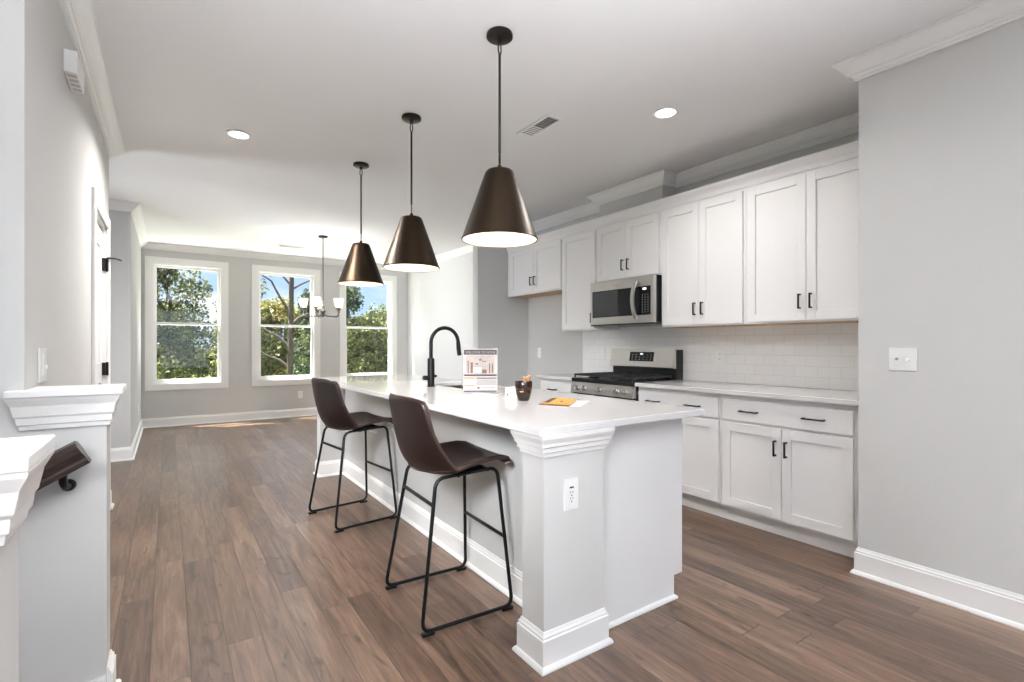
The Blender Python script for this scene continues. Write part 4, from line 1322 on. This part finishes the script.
def tree(name, label, x, y, h, crown_z0, crown_r, n, mat, trunk_r, seed, size=0.055, top=0.45):
    rs = random.Random(seed)
    t = thing(name, label, 'tree', (x, y, GZ), 0, 'trees beyond the windows')
    tr = MB()
    path = [(x + 0.10 * rs.uniform(-1, 1) * k, y + 0.1 * rs.uniform(-1, 1) * k, GZ + h * 0.92 * k / 5) for k in range(6)]
    tr.tube(path, [trunk_r * (1 - 0.85 * k / 5) for k in range(6)], 10)
    cs, rad = [], []
    for k in range(44):
        u = rs.random()
        z = crown_z0 + (GZ + h - crown_z0) * u
        rr = crown_r * (1 - (1 - top) * u)
        a = rs.uniform(0, 2 * math.pi)
        d = rr * math.sqrt(rs.random()) * 0.85
        c = (x + d * math.cos(a), y + d * math.sin(a), z)
        cs.append(c)
        rad.append(crown_r * rs.uniform(0.22, 0.50))
        if k % 2 == 0:
            zz = max(GZ + 0.4 * h * u, z - 0.7)
            tr.tube([(x, y, zz), ((x + c[0]) / 2, (y + c[1]) / 2, (zz + c[2]) / 2 + 0.1), c], [trunk_r * 0.35, trunk_r * 0.22, 0.012], 6)
    tr.build('trunk', M['bark'], t, smooth=True)
    q, f = leaves(cs, rad, int(n * 1.7), size, 0.8)
    leaf_obj('foliage', mat, t, q, f)
    return t

# X at a given distance Y for a bearing seen from the camera
def bx_(ratio, Y): return ratio * Y
tree('leafy_tree', 'large leafy tree filling the left window', bx_(-0.002, 17), 17, 5.6, 0.3, 1.45, 8500, M['leaf'], 0.085, 1)
tree('leafy_tree', 'shorter green tree behind the big tree, seen low in the left window', bx_(0.002, 22), 22, 3.2, -0.3, 1.1, 4200, M['leaf'], 0.10, 2)
tree('leafy_tree', 'yellow-green tree seen at the right side of the left window', bx_(0.088, 31), 31, 3.1, 0.2, 1.2, 3600, M['leaf_yellow'], 0.10, 3, 0.08)
tree('leafy_tree', 'yellow-green tree behind the bare trunk in the middle window, left', bx_(0.150, 24), 24, 3.6, -0.3, 1.5, 4600, M['leaf_yellow'], 0.10, 4, 0.08)
tree('leafy_tree', 'bushy green tree behind the bare trunk in the middle window', bx_(0.200, 30), 30, 3.6, -0.3, 1.7, 4600, M['leaf'], 0.10, 5, 0.09)
tree('evergreen_tree', 'dark evergreen tree seen at the right side of the middle window', bx_(0.232, 21), 21, 3.9, -0.3, 1.15, 5000, M['needle'], 0.10, 6, 0.06, 0.15)
tree('evergreen_tree', 'tall dark evergreen at the left side of the right window', bx_(0.288, 18), 18, 3.9, -0.4, 1.2, 6000, M['needle'], 0.12, 7, 0.06, 0.18)
tree('leafy_tree', 'rounded green tree filling the right window', bx_(0.330, 14.4), 14.4, 2.45, -0.4, 1.15, 7000, M['leaf'], 0.10, 8)
tree('leafy_tree', 'green tree at the right edge of the right window', bx_(0.372, 20), 20, 3.5, -0.4, 1.4, 6000, M['leaf'], 0.10, 9)
tree('leafy_tree', 'green tree standing between the middle and right windows', bx_(0.255, 26), 26, 3.4, -0.4, 1.5, 5000, M['leaf'], 0.10, 10, 0.08)
tree('leafy_tree', 'green tree standing between the left and middle windows', bx_(0.112, 18), 18, 4.0, -0.4, 1.1, 4000, M['leaf'], 0.10, 12)

# tall pine with bare limbs in the middle window
bt = thing('pine_trunk', 'tall grey trunk with bare curving limbs in the middle window', 'tree', (bx_(0.187, 15), 15, GZ), 0, 'trees beyond the windows')
X0 = bx_(0.187, 15)
tk = MB()
tk.tube([(X0 - 0.05, 15, GZ), (X0, 15, 1.0), (X0 + 0.02, 15, 2.4), (X0 + 0.05, 15, 4.4), (X0 + 0.02, 15, 7.0)], [0.095, 0.072, 0.066, 0.058, 0.04], 12)
for br, r0 in (([(0, 1.75), (0.22, 1.98), (0.50, 2.12), (0.85, 2.08), (1.3, 2.2)], 0.05), ([(0, 2.1), (-0.25, 2.55), (-0.45, 3.0), (-0.8, 3.25), (-1.2, 3.3)], 0.04),
              ([(0, 2.9), (-0.22, 3.2), (-0.55, 3.38), (-0.9, 3.45)], 0.032), ([(0, 2.75), (0.30, 2.95), (0.7, 3.15), (1.1, 3.2)], 0.035), ([(0, 1.1), (-0.28, 1.45), (-0.55, 1.6), (-0.85, 1.9), (-1.2, 2.0)], 0.045),
              ([(0, 0.55), (-0.25, 0.80), (-0.6, 0.95), (-1.1, 1.35)], 0.05), ([(0, 3.4), (0.28, 3.55), (0.6, 3.8)], 0.03), ([(0, 0.95), (0.4, 1.2), (0.8, 1.25)], 0.03), ([(-0.5, 3.1), (-0.62, 3.5), (-0.6, 3.8)], 0.018)):
    tk.tube([(X0 + a, 15 + 0.12 * i, z) for i, (a, z) in enumerate(br)], [r0 * (1 - 0.75 * i / (len(br) - 1)) for i in range(len(br))], 7)
tk.build('trunk', M['bark'], bt, smooth=True)
q, f = leaves([(X0 - 1.0, 15.3, 3.5), (X0 - 0.85, 15.3, 3.75), (X0 + 1.15, 15.3, 3.3), (X0 + 0.9, 15.2, 2.2), (X0, 15, 6.2), (X0 + 0.8, 15.3, 2.6)], [0.35, 0.3, 0.25, 0.3, 1.2, 0.22], 1400, 0.07)
leaf_obj('needle_tufts', M['needle'], bt, q, f)

fe = thing('yard_fence', 'pale board fence beyond the lawn in the left window', 'fence', (bx_(0.06, 38), 38, GZ))
f = MB()
for k in range(22):
    x = bx_(0.03, 38) + k * 0.16
    f.box(x, x + 0.145, 38, 38.03, GZ, GZ + 1.75)
f.build('boards', M['fence'], fe)
f = MB()
f.box(bx_(0.03, 38), bx_(0.03, 38) + 3.5, 38.035, 38.08, GZ + 0.4, GZ + 0.5); f.box(bx_(0.03, 38), bx_(0.03, 38) + 3.5, 38.035, 38.08, GZ + 1.3, GZ + 1.4)
f.build('rails', M['fence'], fe)
